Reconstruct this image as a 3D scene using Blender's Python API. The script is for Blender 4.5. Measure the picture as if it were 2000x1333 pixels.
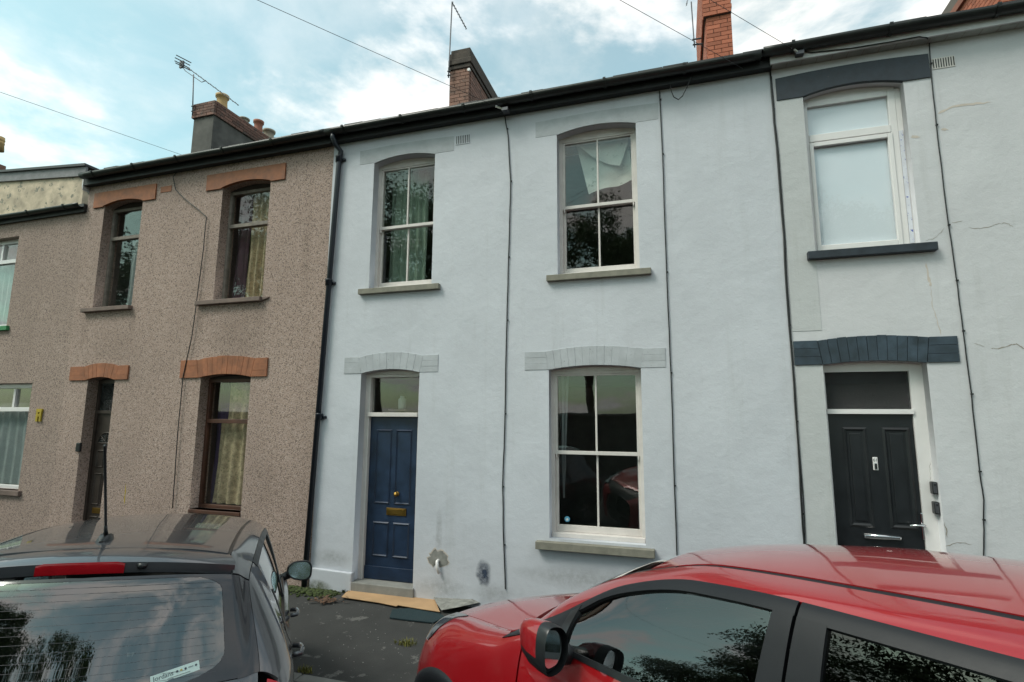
import bpy, bmesh, math, random
import numpy as np
from mathutils import Vector, Matrix, noise as mnoise
random.seed(7); np.random.seed(7)
R = math.radians
sc = bpy.context.scene
for o in list(bpy.data.objects): bpy.data.objects.remove(o)
col = sc.collection

# ------------------------------------------------------------------ camera
PXF, YAW, PITCH, ROLL = 1040.0, 0.302726, 0.142985, 0.00624
CAMZ, FY = 2.2, 6.2                      # camera height above the pavement, distance to the terrace front
def cam_axes():
    cy, sy = math.cos(YAW), math.sin(YAW)
    f = Vector((-sy, cy, 0)); r = Vector((cy, sy, 0)); u = Vector((0, 0, 1))
    f2 = f*math.cos(PITCH) + u*math.sin(PITCH); u2 = u*math.cos(PITCH) - f*math.sin(PITCH)
    return r*math.cos(ROLL)+u2*math.sin(ROLL), u2*math.cos(ROLL)-r*math.sin(ROLL), f2
CR, CU, CF = cam_axes()
cd = bpy.data.cameras.new('camera'); cam = bpy.data.objects.new('camera', cd); col.objects.link(cam)
cd.sensor_width = 36; cd.lens = PXF/2000*36; cd.clip_end = 2000; cd.clip_start = 0.05
m = Matrix((CR, CU, -CF)).transposed().to_4x4(); m.translation = (0, 0, CAMZ)
cam.matrix_world = m; sc.camera = cam

def ray(px, py): return CR*((px-1000)/PXF) - CU*((py-666.5)/PXF) + CF
def F(px, py, Y=FY):
    """photo pixel -> (x, z) where its sight line meets the plane y = Y"""
    d = ray(px, py); t = Y/d.y
    return d.x*t, CAMZ + d.z*t
def F3(px, py, Y=FY):
    x, z = F(px, py, Y); return Vector((x, Y, z))

# ------------------------------------------------------------------ world and sun
SUN_EL, SUN_AZ = R(52), R(228)
w = bpy.data.worlds.new('World'); sc.world = w; w.use_nodes = True
nt = w.node_tree; nt.nodes.clear()
def N(nt, t, **k):
    n = nt.nodes.new(t)
    for a, b in k.items(): setattr(n, a, b)
    return n
out = N(nt, 'ShaderNodeOutputWorld'); bg = N(nt, 'ShaderNodeBackground'); bg.inputs['Strength'].default_value = 1.0
sky = N(nt, 'ShaderNodeTexSky', sky_type='NISHITA', sun_disc=False, sun_elevation=SUN_EL, sun_rotation=SUN_AZ)
sky.air_density = 1.0; sky.dust_density = 2.2; sky.ozone_density = 1.0
skm = N(nt, 'ShaderNodeVectorMath', operation='MULTIPLY'); skm.inputs[1].default_value = (0.120, 0.178, 0.132)
nt.links.new(sky.outputs[0], skm.inputs[0])
tc = N(nt, 'ShaderNodeTexCoord'); sep = N(nt, 'ShaderNodeSeparateXYZ'); nt.links.new(tc.outputs['Generated'], sep.inputs[0])
zc = N(nt, 'ShaderNodeMath', operation='MAXIMUM'); zc.inputs[1].default_value = 0.0; nt.links.new(sep.outputs[2], zc.inputs[0])
za = N(nt, 'ShaderNodeMath', operation='ADD'); za.inputs[1].default_value = 0.22; nt.links.new(zc.outputs[0], za.inputs[0])
dx = N(nt, 'ShaderNodeMath', operation='DIVIDE'); dy = N(nt, 'ShaderNodeMath', operation='DIVIDE')
nt.links.new(sep.outputs[0], dx.inputs[0]); nt.links.new(za.outputs[0], dx.inputs[1])
nt.links.new(sep.outputs[1], dy.inputs[0]); nt.links.new(za.outputs[0], dy.inputs[1])
cb = N(nt, 'ShaderNodeCombineXYZ'); nt.links.new(dx.outputs[0], cb.inputs[0]); nt.links.new(dy.outputs[0], cb.inputs[1])
def cloud(scale, lo, hi, off, detail=9, rough=0.58):
    mp = N(nt, 'ShaderNodeMapping'); mp.inputs['Location'].default_value = off; nt.links.new(cb.outputs[0], mp.inputs[0])
    n = N(nt, 'ShaderNodeTexNoise'); n.inputs['Scale'].default_value = scale; n.inputs['Detail'].default_value = detail
    n.inputs['Roughness'].default_value = rough; n.inputs['Distortion'].default_value = 0.25
    nt.links.new(mp.outputs[0], n.inputs['Vector'])
    r = N(nt, 'ShaderNodeMapRange', interpolation_type='SMOOTHSTEP'); r.inputs[1].default_value = lo; r.inputs[2].default_value = hi
    nt.links.new(n.outputs['Fac'], r.inputs[0]); return r
c1 = cloud(1.9, 0.47, 0.64, (1.3, 0.2, 0)); c2 = cloud(4.6, 0.35, 0.75, (0.4, 2.2, 0))
mxa = N(nt, 'ShaderNodeMath', operation='MULTIPLY_ADD'); mxa.inputs[1].default_value = 0.30
nt.links.new(c2.outputs[0], mxa.inputs[0]); nt.links.new(c1.outputs[0], mxa.inputs[2]); mxa.use_clamp = True
shade = cloud(2.6, 0.3, 0.7, (7.7, 3.3, 0), 6)
ccol = N(nt, 'ShaderNodeMix', data_type='RGBA'); ccol.inputs['A'].default_value = (0.78, 0.785, 0.785, 1); ccol.inputs['B'].default_value = (0.86, 0.825, 0.77, 1)
nt.links.new(shade.outputs[0], ccol.inputs['Factor'])
mix = N(nt, 'ShaderNodeMix', data_type='RGBA')
vl = N(nt, 'ShaderNodeMapRange'); vl.inputs[3].default_value = 0.18; nt.links.new(mxa.outputs[0], vl.inputs[0]); nt.links.new(vl.outputs[0], mix.inputs['Factor']); nt.links.new(skm.outputs[0], mix.inputs['A']); nt.links.new(ccol.outputs['Result'], mix.inputs['B'])
nt.links.new(mix.outputs['Result'], bg.inputs['Color']); nt.links.new(bg.outputs[0], out.inputs[0])

sl = bpy.data.lights.new('sun', 'SUN'); sl.energy = 1.5; sl.angle = R(22); sl.color = (1, 0.96, 0.9)
so = bpy.data.objects.new('sun', sl); col.objects.link(so)
sd = Vector((math.sin(SUN_AZ)*math.cos(SUN_EL), math.cos(SUN_AZ)*math.cos(SUN_EL), math.sin(SUN_EL)))
so.rotation_euler = sd.to_track_quat('Z', 'Y').to_euler(); so.location = (-8, -8, 14)
sc.view_settings.view_transform = 'Standard'; sc.view_settings.look = 'None'; sc.view_settings.gamma = 1
sc.view_settings.use_curve_mapping = False; sc.view_settings.exposure = 0.66
sc.render.engine = 'CYCLES'
try:
    sc.cycles.max_bounces = 8; sc.cycles.transparent_max_bounces = 16; sc.cycles.caustics_reflective = False; sc.cycles.caustics_refractive = False
except Exception: pass

# ------------------------------------------------------------------ materials
MATS = {}
def principled(name):
    mt = bpy.data.materials.new(name); mt.use_nodes = True; MATS[name] = mt
    return mt, mt.node_tree, mt.node_tree.nodes['Principled BSDF']
def objcoord(t, scale=(1, 1, 1)):
    g = N(t, 'ShaderNodeNewGeometry'); mp = N(t, 'ShaderNodeMapping'); mp.inputs['Scale'].default_value = scale
    t.links.new(g.outputs['Position'], mp.inputs[0]); return mp.outputs[0]
def noise(t, vec, scale, detail=4, rough=0.6):
    n = N(t, 'ShaderNodeTexNoise'); n.inputs['Scale'].default_value = scale; n.inputs['Detail'].default_value = detail
    n.inputs['Roughness'].default_value = rough; t.links.new(vec, n.inputs['Vector']); return n.outputs['Fac']
def mrange(t, v, a, b, c=0., d=1.):
    r = N(t, 'ShaderNodeMapRange'); 
    for i, q in enumerate((a, b, c, d)): r.inputs[i+1].default_value = q
    t.links.new(v, r.inputs[0]); return r.outputs[0]
def mixc(t, fac, a, b):
    n = N(t, 'ShaderNodeMix', data_type='RGBA')
    for s, q in (('A', a), ('B', b)):
        if isinstance(q, tuple): n.inputs[s].default_value = q+(1,) if len(q) == 3 else q
        else: t.links.new(q, n.inputs[s])
    if isinstance(fac, float): n.inputs['Factor'].default_value = fac
    else: t.links.new(fac, n.inputs['Factor'])
    return n.outputs['Result']
def bump(t, b, h, strength=0.3, dist=0.01):
    n = N(t, 'ShaderNodeBump'); n.inputs['Strength'].default_value = strength; n.inputs['Distance'].default_value = dist
    t.links.new(h, n.inputs['Height']); t.links.new(n.outputs[0], b.inputs['Normal'])
def plain(name, c, rough=0.6, metal=0., var=0.12, vscale=6., bmp=0.12, bscale=60., spec=0.5, chips=None, per=0.0):
    mt, t, b = principled(name); v = objcoord(t)
    n = noise(t, v, vscale, 6); f = mrange(t, n, 0.3, 0.75)
    dk = tuple(x*(1-var*1.6) for x in c); lt = tuple(min(1, x*(1+var*0.6)) for x in c)
    cc = mixc(t, f, dk, lt)
    if per:
        oi = N(t, 'ShaderNodeObjectInfo'); cc = mixc(t, mrange(t, oi.outputs['Random'], 0, 1, 0, per), cc, tuple(x*0.35 for x in c))
    if chips:
        n2 = noise(t, v, chips[1], 5, 0.7); cc = mixc(t, mrange(t, n2, chips[2], chips[2]+0.03), cc, chips[0])
    t.links.new(cc, b.inputs['Base Color']); b.inputs['Roughness'].default_value = rough; b.inputs['Metallic'].default_value = metal
    b.inputs['Specular IOR Level'].default_value = spec
    rr = mrange(t, n, 0.2, 0.8, max(0, rough-0.1), min(1, rough+0.1)); t.links.new(rr, b.inputs['Roughness'])
    if bmp: bump(t, b, noise(t, v, bscale, 4), bmp, 0.004)
    return mt
def painted_wall(name, c, stain=(0.25, 0.25, 0.22), amount=0.25):
    mt, t, b = principled(name); v = objcoord(t)
    big = mrange(t, noise(t, v, 0.9, 5, 0.65), 0.32, 0.72)
    cc = mixc(t, big, tuple(x*0.90 for x in c), tuple(min(1, x*1.03) for x in c))
    st = noise(t, objcoord(t, (7, 7, 0.5)), 1.0, 6, 0.7)
    cc = mixc(t, mrange(t, st, 0.56, 0.85, 0, amount), cc, stain)
    sp = noise(t, v, 26, 5, 0.75); cc = mixc(t, mrange(t, sp, 0.69, 0.75, 0, 0.55), cc, tuple(x*0.6 for x in c))
    t.links.new(cc, b.inputs['Base Color']); b.inputs['Roughness'].default_value = 0.72
    h1 = noise(t, v, 3.5, 3); h2 = noise(t, v, 55, 4)
    ad = N(t, 'ShaderNodeMath', operation='MULTIPLY_ADD'); ad.inputs[1].default_value = 5.0; t.links.new(h1, ad.inputs[0]); t.links.new(h2, ad.inputs[2])
    bump(t, b, ad.outputs[0], 0.35, 0.006)
    return mt
def pebble(name, base, dark, pale):
    mt, t, b = principled(name); v = objcoord(t)
    vo = N(t, 'ShaderNodeTexVoronoi'); vo.inputs['Scale'].default_value = 78; t.links.new(v, vo.inputs['Vector'])
    sv = N(t, 'ShaderNodeSeparateColor'); t.links.new(vo.outputs['Color'], sv.inputs[0])
    cc = mixc(t, mrange(t, sv.outputs[0], 0.62, 0.80), base, pale)
    cc = mixc(t, mrange(t, sv.outputs[1], 0.76, 0.86), cc, dark)
    cc = mixc(t, mrange(t, vo.outputs['Distance'], 0.40, 0.85, 0, 0.45), cc, tuple(x*0.45 for x in base))
    big = noise(t, objcoord(t, (1, 1, 0.5)), 0.8, 5, 0.65)
    cc = mixc(t, mrange(t, big, 0.42, 0.75, 0, 0.45), cc, tuple(x*0.55 for x in base))
    t.links.new(cc, b.inputs['Base Color']); b.inputs['Roughness'].default_value = 0.9
    inv = N(t, 'ShaderNodeMath', operation='SUBTRACT'); inv.inputs[0].default_value = 1; t.links.new(vo.outputs['Distance'], inv.inputs[1])
    bump(t, b, inv.outputs[0], 0.6, 0.009)
    return mt
def glass(name, tint=(0.92, 0.93, 0.91), ior=1.5, rough=0.0, wav=0.0, minr=0.05, boost=1.0):
    mt = bpy.data.materials.new(name); mt.use_nodes = True; t = mt.node_tree; t.nodes.clear(); MATS[name] = mt
    o = N(t, 'ShaderNodeOutputMaterial'); tr = N(t, 'ShaderNodeBsdfTransparent'); tr.inputs[0].default_value = tint+(1,)
    gl = N(t, 'ShaderNodeBsdfGlossy'); gl.inputs['Roughness'].default_value = rough; gl.inputs[0].default_value = (1, 1, 1, 1)
    ge = N(t, 'ShaderNodeNewGeometry'); dt = N(t, 'ShaderNodeVectorMath', operation='DOT_PRODUCT')
    t.links.new(ge.outputs['Incoming'], dt.inputs[0]); t.links.new(ge.outputs['Normal'], dt.inputs[1])
    ab = N(t, 'ShaderNodeMath', operation='ABSOLUTE'); t.links.new(dt.outputs['Value'], ab.inputs[0])
    om = N(t, 'ShaderNodeMath', operation='SUBTRACT', use_clamp=True); om.inputs[0].default_value = 1; t.links.new(ab.outputs[0], om.inputs[1])
    p5 = N(t, 'ShaderNodeMath', operation='POWER'); p5.inputs[1].default_value = 5; t.links.new(om.outputs[0], p5.inputs[0])
    ml = N(t, 'ShaderNodeMath', operation='MULTIPLY_ADD'); ml.inputs[1].default_value = 0.9*boost; ml.inputs[2].default_value = minr; ml.use_clamp = True
    t.links.new(p5.outputs[0], ml.inputs[0])
    mx = N(t, 'ShaderNodeMixShader'); t.links.new(ml.outputs[0], mx.inputs[0]); t.links.new(tr.outputs[0], mx.inputs[1]); t.links.new(gl.outputs[0], mx.inputs[2])
    if wav:
        bn = N(t, 'ShaderNodeBump'); bn.inputs['Strength'].default_value = wav; bn.inputs['Distance'].default_value = 0.02
        t.links.new(noise(t, objcoord(t), 2.2 if wav < 0.5 else 70, 2), bn.inputs['Height']); t.links.new(bn.outputs[0], gl.inputs['Normal'])
    t.links.new(mx.outputs[0], o.inputs[0]); return mt
def carpaint(name, c, metal=0.35, rough=0.35):
    mt, t, b = principled(name); v = objcoord(t)
    n = noise(t, v, 900, 2); dirt = noise(t, v, 5, 6, 0.7)
    cc = mixc(t, mrange(t, n, 0.3, 0.7), tuple(x*0.9 for x in c), tuple(min(1, x*1.1) for x in c))
    cc = mixc(t, mrange(t, dirt, 0.5, 0.85, 0, 0.07), cc, (0.3, 0.28, 0.25))
    t.links.new(cc, b.inputs['Base Color']); b.inputs['Metallic'].default_value = metal; b.inputs['Roughness'].default_value = rough
    b.inputs['Coat Weight'].default_value = 1.0
    t.links.new(mrange(t, dirt, 0.3, 0.8, 0.015, 0.06), b.inputs['Coat Roughness'])
    return mt
def brickmat(name, c, dark=(0.06, 0.05, 0.045), soot=0.4, hue=0.25):
    mt, t, b = principled(name); v = objcoord(t)
    oi = N(t, 'ShaderNodeObjectInfo')
    cc = mixc(t, oi.outputs['Random'], tuple(x*(1-hue) for x in c), tuple(min(1, x*(1+hue*0.6)) for x in c))
    n = noise(t, v, 7, 6, 0.7); cc = mixc(t, mrange(t, n, 0.5, 0.7, 0, soot), cc, dark)
    t.links.new(cc, b.inputs['Base Color']); b.inputs['Roughness'].default_value = 0.85
    bump(t, b, noise(t, v, 80, 5), 0.5, 0.006); return mt

M_blue = painted_wall('pale_blue_masonry_paint', (0.545, 0.557, 0.605))
M_white = painted_wall('pale_grey_masonry_paint', (0.565, 0.56, 0.585), amount=0.25)
M_band = painted_wall('grey_green_cement_band', (0.50, 0.505, 0.515), amount=0.4)
M_cream = plain('mottled_cream_render', (0.62, 0.50, 0.37), 0.85, var=0.3, vscale=3, bmp=0.4, bscale=30, chips=((0.2, 0.19, 0.15), 5, 0.58))
M_peb = pebble('brown_pebbledash', (0.40, 0.29, 0.245), (0.17, 0.125, 0.105), (0.49, 0.375, 0.33))
M_peb2 = pebble('grey_brown_pebbledash', (0.36, 0.265, 0.225), (0.15, 0.11, 0.095), (0.45, 0.345, 0.30))
M_terra = plain('terracotta_paint', (0.36, 0.135, 0.065), 0.7, var=0.25, per=0.25, vscale=9, bmp=0.3, chips=((0.1, 0.06, 0.04), 22, 0.68))
M_greypaint = plain('grey_lintel_paint', (0.445, 0.46, 0.49), 0.7, var=0.12, per=0.10, bmp=0.3, bscale=40, chips=((0.08, 0.08, 0.08), 30, 0.665))
M_slatepaint = plain('slate_blue_black_paint', (0.022, 0.030, 0.042), 0.5, var=0.3, vscale=10, bmp=0.3, chips=((0.35, 0.25, 0.2), 14, 0.715))
M_slatebrick = plain('slate_blue_glazed_brick', (0.045, 0.068, 0.095), 0.38, var=0.4, per=0.6, vscale=8, bmp=0.25)
M_stone = plain('weathered_stone_sill', (0.24, 0.225, 0.185), 0.85, var=0.2, vscale=8, bmp=0.5)
M_brownsill = plain('brown_painted_sill', (0.19, 0.135, 0.115), 0.75, var=0.2, bmp=0.4, chips=((0.04, 0.04, 0.03), 16, 0.62))
M_greensill = plain('green_painted_sill', (0.04, 0.22, 0.08), 0.6)
M_wood = plain('worn_white_wood_paint', (0.66, 0.61, 0.585), 0.55, var=0.08, bmp=0.15, chips=((0.30, 0.25, 0.2), 24, 0.69))
M_upvc = plain('white_plastic_frame', (0.74, 0.71, 0.71), 0.35, var=0.04, bmp=0.03)
M_brownwood = plain('dark_brown_window_wood', (0.085, 0.032, 0.018), 0.55, var=0.3, chips=((0.35, 0.28, 0.22), 20, 0.70))
M_greywood = plain('bare_grey_weathered_wood', (0.26, 0.225, 0.195), 0.8, var=0.25, vscale=12, bmp=0.4)
M_darkhead = plain('dark_wood_head', (0.045, 0.033, 0.028), 0.8)
M_bluedoor = plain('navy_door_paint', (0.011, 0.028, 0.066), 0.42, var=0.3, vscale=5, bmp=0.15, chips=((0.28, 0.26, 0.22), 17, 0.74))
M_blackdoor = plain('black_composite_door', (0.010, 0.012, 0.015), 0.40, var=0.2, bmp=0.2, bscale=90)
M_browndoor = plain('dark_brown_door', (0.045, 0.032, 0.026), 0.5, var=0.2)
M_brass = plain('aged_brass', (0.25, 0.15, 0.035), 0.38, 0.9, var=0.2)
M_chrome = plain('chrome', (0.75, 0.75, 0.77), 0.12, 1.0, var=0.05, bmp=0)
M_blackplastic = plain('black_plastic', (0.012, 0.013, 0.015), 0.35, var=0.1, bmp=0.03)
M_gutter = plain('black_gutter_plastic', (0.012, 0.014, 0.013), 0.42, var=0.4, vscale=4, bmp=0.08, chips=((0.05, 0.06, 0.035), 9, 0.66))
M_pipe = plain('navy_black_pipe_paint', (0.012, 0.016, 0.026), 0.4, var=0.2, bmp=0.1)
M_slate = plain('dark_roof_slate', (0.055, 0.055, 0.06), 0.6, var=0.3, bmp=0.3)
M_fascia = plain('black_fascia', (0.010, 0.011, 0.012), 0.6)
M_whitefascia = plain('white_fascia_board', (0.62, 0.61, 0.62), 0.5, var=0.12, vscale=3)
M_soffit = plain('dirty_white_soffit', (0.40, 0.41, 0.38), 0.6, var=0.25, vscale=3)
M_barge = plain('weathered_grey_board', (0.23, 0.225, 0.235), 0.8, var=0.25, vscale=5)
M_cement = plain('dark_cement_render', (0.115, 0.108, 0.10), 0.9, var=0.35, vscale=3, bmp=0.4)
M_cable = plain('black_cable', (0.010, 0.010, 0.011), 0.5, bmp=0)
M_metal = plain('dull_aerial_metal', (0.10, 0.10, 0.11), 0.5, 0.6, bmp=0)
M_brickred = brickmat('orange_red_brick', (0.40, 0.125, 0.07), soot=0.15)
M_brickold = brickmat('sooty_pink_brick', (0.23, 0.12, 0.09), soot=0.8)
M_bricksoot = brickmat('soot_black_brick', (0.17, 0.085, 0.065), soot=0.97, hue=0.5)
M_mortar = plain('grey_mortar', (0.15, 0.125, 0.11), 0.95)
M_capstone = plain('sooty_chimney_cap', (0.075, 0.058, 0.048), 0.9, var=0.4, vscale=6, bmp=0.5)
M_potyellow = plain('buff_chimney_pot', (0.50, 0.32, 0.14), 0.75, var=0.2)
M_potred = plain('red_clay_pot', (0.30, 0.11, 0.07), 0.75, var=0.2)
M_potgrey = plain('grey_clay_pot', (0.34, 0.29, 0.23), 0.8, var=0.25)
M_asphalt = plain('pavement_asphalt', (0.041, 0.040, 0.039), 0.9, var=0.25, vscale=2.5, bmp=0.8, bscale=120, chips=((0.105, 0.10, 0.095), 3.6, 0.61))
M_road = plain('road_asphalt', (0.055, 0.055, 0.056), 0.9, var=0.2, vscale=2, bmp=0.8, bscale=110)
M_kerb = plain('granite_kerb', (0.24, 0.235, 0.22), 0.85, var=0.2, bmp=0.4)
M_ground = plain('scrub_ground', (0.07, 0.085, 0.045), 0.95, var=0.3, vscale=0.6)
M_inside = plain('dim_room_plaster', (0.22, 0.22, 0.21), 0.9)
M_card = plain('tan_cardboard', (0.47, 0.29, 0.155), 0.85, var=0.15, vscale=3, bmp=0.2, bscale=20)
M_mat = plain('dark_teal_mat', (0.010, 0.027, 0.033), 0.9, bmp=0.6, bscale=200)
M_cementpatch = plain('bare_cement_patch', (0.27, 0.265, 0.245), 0.9, var=0.3, vscale=14, bmp=0.5)
M_plaster = plain('exposed_pink_plaster', (0.56, 0.49, 0.44), 0.9, var=0.15)
M_crack = plain('crack_line', (0.30, 0.265, 0.225), 0.95)
M_damp = plain('blue_black_stain', (0.055, 0.075, 0.12), 0.9, var=0.5, vscale=20, chips=((0.3, 0.32, 0.36), 12, 0.55))
M_moss = plain('moss', (0.055, 0.075, 0.018), 0.95, var=0.5, vscale=30)
M_weed = plain('yellow_green_grass', (0.20, 0.19, 0.04), 0.8, var=0.4, vscale=40)
M_leafdry = plain('dry_brown_leaf', (0.14, 0.075, 0.045), 0.85, var=0.4, vscale=30)
M_whitecloth = plain('spotted_white_cloth', (0.70, 0.74, 0.73), 0.9, var=0.06, chips=((0.45, 0.50, 0.48), 9, 0.60))
M_greencurt = plain('pale_green_curtain', (0.30, 0.40, 0.34), 0.9, var=0.15)
M_lace = plain('yellowed_lace_curtain', (0.68, 0.53, 0.37), 0.9, var=0.3, vscale=14, chips=((0.30, 0.27, 0.16), 38, 0.56))
M_purple = plain('purple_curtain', (0.10, 0.06, 0.14), 0.9)
M_mauve = plain('mauve_curtain', (0.20, 0.11, 0.15), 0.9)
M_netblue = plain('pale_net_curtain', (0.42, 0.47, 0.50), 0.9)
M_film = plain('white_window_paper', (0.84, 0.87, 0.90), 0.6, var=0.03, vscale=2, bmp=0.05)
M_glass = glass('window_glass', wav=0.04, minr=0.045, boost=1.25)
M_obscure = glass('obscure_glass', tint=(0.30, 0.33, 0.35), rough=0.22, wav=1.0, minr=0.05)
M_frost = glass('film_backed_glass', tint=(0.96, 0.97, 0.98), minr=0.03)
M_carglass = glass('tinted_car_glass', tint=(0.30, 0.33, 0.33), minr=0.10, boost=1.5)
M_privacy = glass('privacy_car_glass', tint=(0.05, 0.055, 0.06), minr=0.06, boost=1.3)
M_rearglass = glass('rear_screen_glass', tint=(0.40, 0.44, 0.45), minr=0.15, boost=1.0)
M_red = carpaint('metallic_red_paint', (0.33, 0.002, 0.006), 0.2, 0.32)
M_grey = carpaint('metallic_charcoal_paint', (0.078, 0.081, 0.092), 0.5, 0.38)
M_trim = plain('dark_grey_trim', (0.012, 0.013, 0.016), 0.45, var=0.08, bmp=0.04, bscale=300, spec=0.25)
M_tyre = plain('tyre_rubber', (0.014, 0.014, 0.015), 0.8)
M_alloy = plain('alloy_wheel', (0.4, 0.4, 0.42), 0.3, 0.9, bmp=0)
M_seat = plain('dark_seat_cloth', (0.035, 0.037, 0.04), 0.9)
M_redlens = plain('red_lamp_lens', (0.34, 0.006, 0.012), 0.12, var=0.15, vscale=20, bmp=0)
M_clearlens = plain('smoked_headlamp_lens', (0.10, 0.11, 0.12), 0.08, 0.3, var=0.3, vscale=12, bmp=0)
M_amber = plain('indicator_lens', (0.35, 0.30, 0.26), 0.2, bmp=0)
M_mirror = plain('mirror_glass', (0.75, 0.80, 0.82), 0.02, 1.0, var=0.02, bmp=0)
M_ceramic = plain('black_glass_border', (0.045, 0.045, 0.052), 0.12, bmp=0)
M_sticker = plain('pale_mint_sticker', (0.60, 0.76, 0.73), 0.5, var=0.08, vscale=20, bmp=0)
M_ink = plain('dark_print', (0.05, 0.07, 0.09), 0.6, bmp=0)
M_gold = plain('gold_print', (0.45, 0.36, 0.12), 0.6, bmp=0)
M_bluesticker = plain('blue_sticker', (0.12, 0.40, 0.60), 0.5, bmp=0)
M_yellow = plain('yellow_bracket', (0.42, 0.30, 0.02), 0.6, var=0.2)
M_bark = plain('tree_bark', (0.085, 0.068, 0.05), 0.95, var=0.3, vscale=8, bmp=0.9, bscale=22)
M_wallstone = plain('dark_stone_wall', (0.10, 0.095, 0.085), 0.95, var=0.4, vscale=3, bmp=0.8, bscale=12)
M_tape = plain('blue_printed_tape', (0.66, 0.67, 0.74), 0.5, bmp=0, chips=((0.04, 0.07, 0.35), 30, 0.60))
def leafmat():
    mt, t, b = principled('tree_leaf'); v = objcoord(t)
    cc = mixc(t, mrange(t, noise(t, v, 1.2, 4), 0.3, 0.7), (0.035, 0.07, 0.018), (0.085, 0.13, 0.035))
    t.links.new(cc, b.inputs['Base Color']); b.inputs['Roughness'].default_value = 0.55
    b.inputs['Transmission Weight'].default_value = 0.0
    return mt
M_leaf = leafmat()

# ------------------------------------------------------------------ mesh helpers
class MB:
    def __init__(s): s.v = []; s.f = []
    def add(s, vs, fs):
        k = len(s.v); s.v += [tuple(p) for p in vs]; s.f += [tuple(i+k for i in f) for f in fs]; return s
    def box(s, x0, x1, y0, y1, z0, z1):
        x0, x1 = sorted((x0, x1)); y0, y1 = sorted((y0, y1)); z0, z1 = sorted((z0, z1))
        return s.add([(x0,y0,z0),(x1,y0,z0),(x1,y1,z0),(x0,y1,z0),(x0,y0,z1),(x1,y0,z1),(x1,y1,z1),(x0,y1,z1)],
                     [(0,3,2,1),(4,5,6,7),(0,1,5,4),(1,2,6,5),(2,3,7,6),(3,0,4,7)])
    def prism(s, poly, y0, y1):
        """poly = (x,z) outline, extruded from y0 to y1"""
        n = len(poly); a = sum(poly[i][0]*poly[(i+1)%n][1]-poly[(i+1)%n][0]*poly[i][1] for i in range(n))
        if a < 0: poly = poly[::-1]
        vs = [(x, y0, z) for x, z in poly]+[(x, y1, z) for x, z in poly]
        fs = [tuple(range(n)), tuple(range(2*n-1, n-1, -1))]+[(i, i+n, (i+1)%n+n, (i+1)%n) for i in range(n)]
        return s.add(vs, fs)
    def tube(s, pts, r, n=8, r1=None, cap=True):
        pts = [Vector(p) for p in pts]; rings = []; k = len(pts); prev = None
        for i, p in enumerate(pts):
            d = (pts[min(i+1, k-1)]-pts[max(i-1, 0)]).normalized()
            if prev is None:
                a = d.cross(Vector((0, 0, 1)) if abs(d.z) < 0.9 else Vector((1, 0, 0))).normalized()
            else: a = (prev-d*prev.dot(d)).normalized()
            prev = a; b = d.cross(a); rr = r if r1 is None else r+(r1-r)*i/(k-1)
            rings.append([p+(a*math.cos(2*math.pi*j/n)+b*math.sin(2*math.pi*j/n))*rr for j in range(n)])
        vs = [q for g in rings for q in g]; fs = []
        for i in range(k-1):
            for j in range(n): fs.append((i*n+j, i*n+(j+1)%n, (i+1)*n+(j+1)%n, (i+1)*n+j))
        if cap: fs += [tuple(range(n-1, -1, -1)), tuple((k-1)*n+j for j in range(n))]
        return s.add(vs, fs)
    def lathe(s, prof, c=(0, 0, 0), n=20, axis='z'):
        vs = []; fs = []; k = len(prof)
        for r, h in prof:
            for j in range(n):
                a = 2*math.pi*j/n; p = (r*math.cos(a), r*math.sin(a), h)
                if axis == 'y': p = (p[0], p[2], -p[1])
                vs.append((p[0]+c[0], p[1]+c[1], p[2]+c[2]))
        for i in range(k-1):
            for j in range(n): fs.append((i*n+j, i*n+(j+1)%n, (i+1)*n+(j+1)%n, (i+1)*n+j))
        fs += [tuple(range(n-1, -1, -1)), tuple((k-1)*n+j for j in range(n))]
        return s.add(vs, fs)
    def mesh(s, name, smooth=False):
        me = bpy.data.meshes.new(name); me.from_pydata(s.v, [], s.f); me.update()
        if smooth:
            for p in me.polygons: p.use_smooth = True
        return me
ABS = set()
def base(name, loc):
    o = empty(name, loc); ABS.add(o.name); return o
def link(name, me, mt, parent=None, bev=0.0, auto=False):
    o = bpy.data.objects.new(name, me); col.objects.link(o)
    if mt and not me.materials: me.materials.append(mt)
    if parent:
        o.parent = parent
        if parent.name in ABS: o.location = -parent.location      # parts are written in world coordinates
    if bev:
        b = o.modifiers.new('bevel', 'BEVEL'); b.width = bev; b.segments = 2; b.limit_method = 'ANGLE'; b.angle_limit = R(40)
    return o
def obj(name, mb, mt, parent=None, smooth=False, bev=0.0):
    return link(name, mb.mesh(name, smooth), mt, parent, bev)
def tag(o, label=None, cat=None, group=None, kind=None):
    for k, v in (('label', label), ('category', cat), ('group', group), ('kind', kind)):
        if v: o[k] = v
    return o
def empty(name, loc=(0, 0, 0)):
    o = bpy.data.objects.new(name, None); o.location = loc; col.objects.link(o); return o
def arch_pts(x1, x2, zs, rise, n=12):
    """points along a segmental arch from (x2,zs) to (x1,zs), crown rise above"""
    if rise < 1e-4: return [(x2, zs), (x1, zs)]
    h = (x2-x1)/2; rad = (h*h+rise*rise)/(2*rise); cz = zs+rise-rad; cx = (x1+x2)/2; a = math.asin(h/rad)
    return [(cx+rad*math.sin(a-2*a*i/n), cz+rad*math.cos(a-2*a*i/n)) for i in range(n+1)]
def rbox(pl, pr):
    """opening from photo pixels: pl=(left top, left bottom) pr=(right top, right bottom)"""
    a, b = F(*pl[0]), F(*pl[1]); c, d = F(*pr[0]), F(*pr[1])
    return (a[0]+b[0])/2, (c[0]+d[0])/2, (b[1]+d[1])/2, (a[1]+c[1])/2
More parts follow.
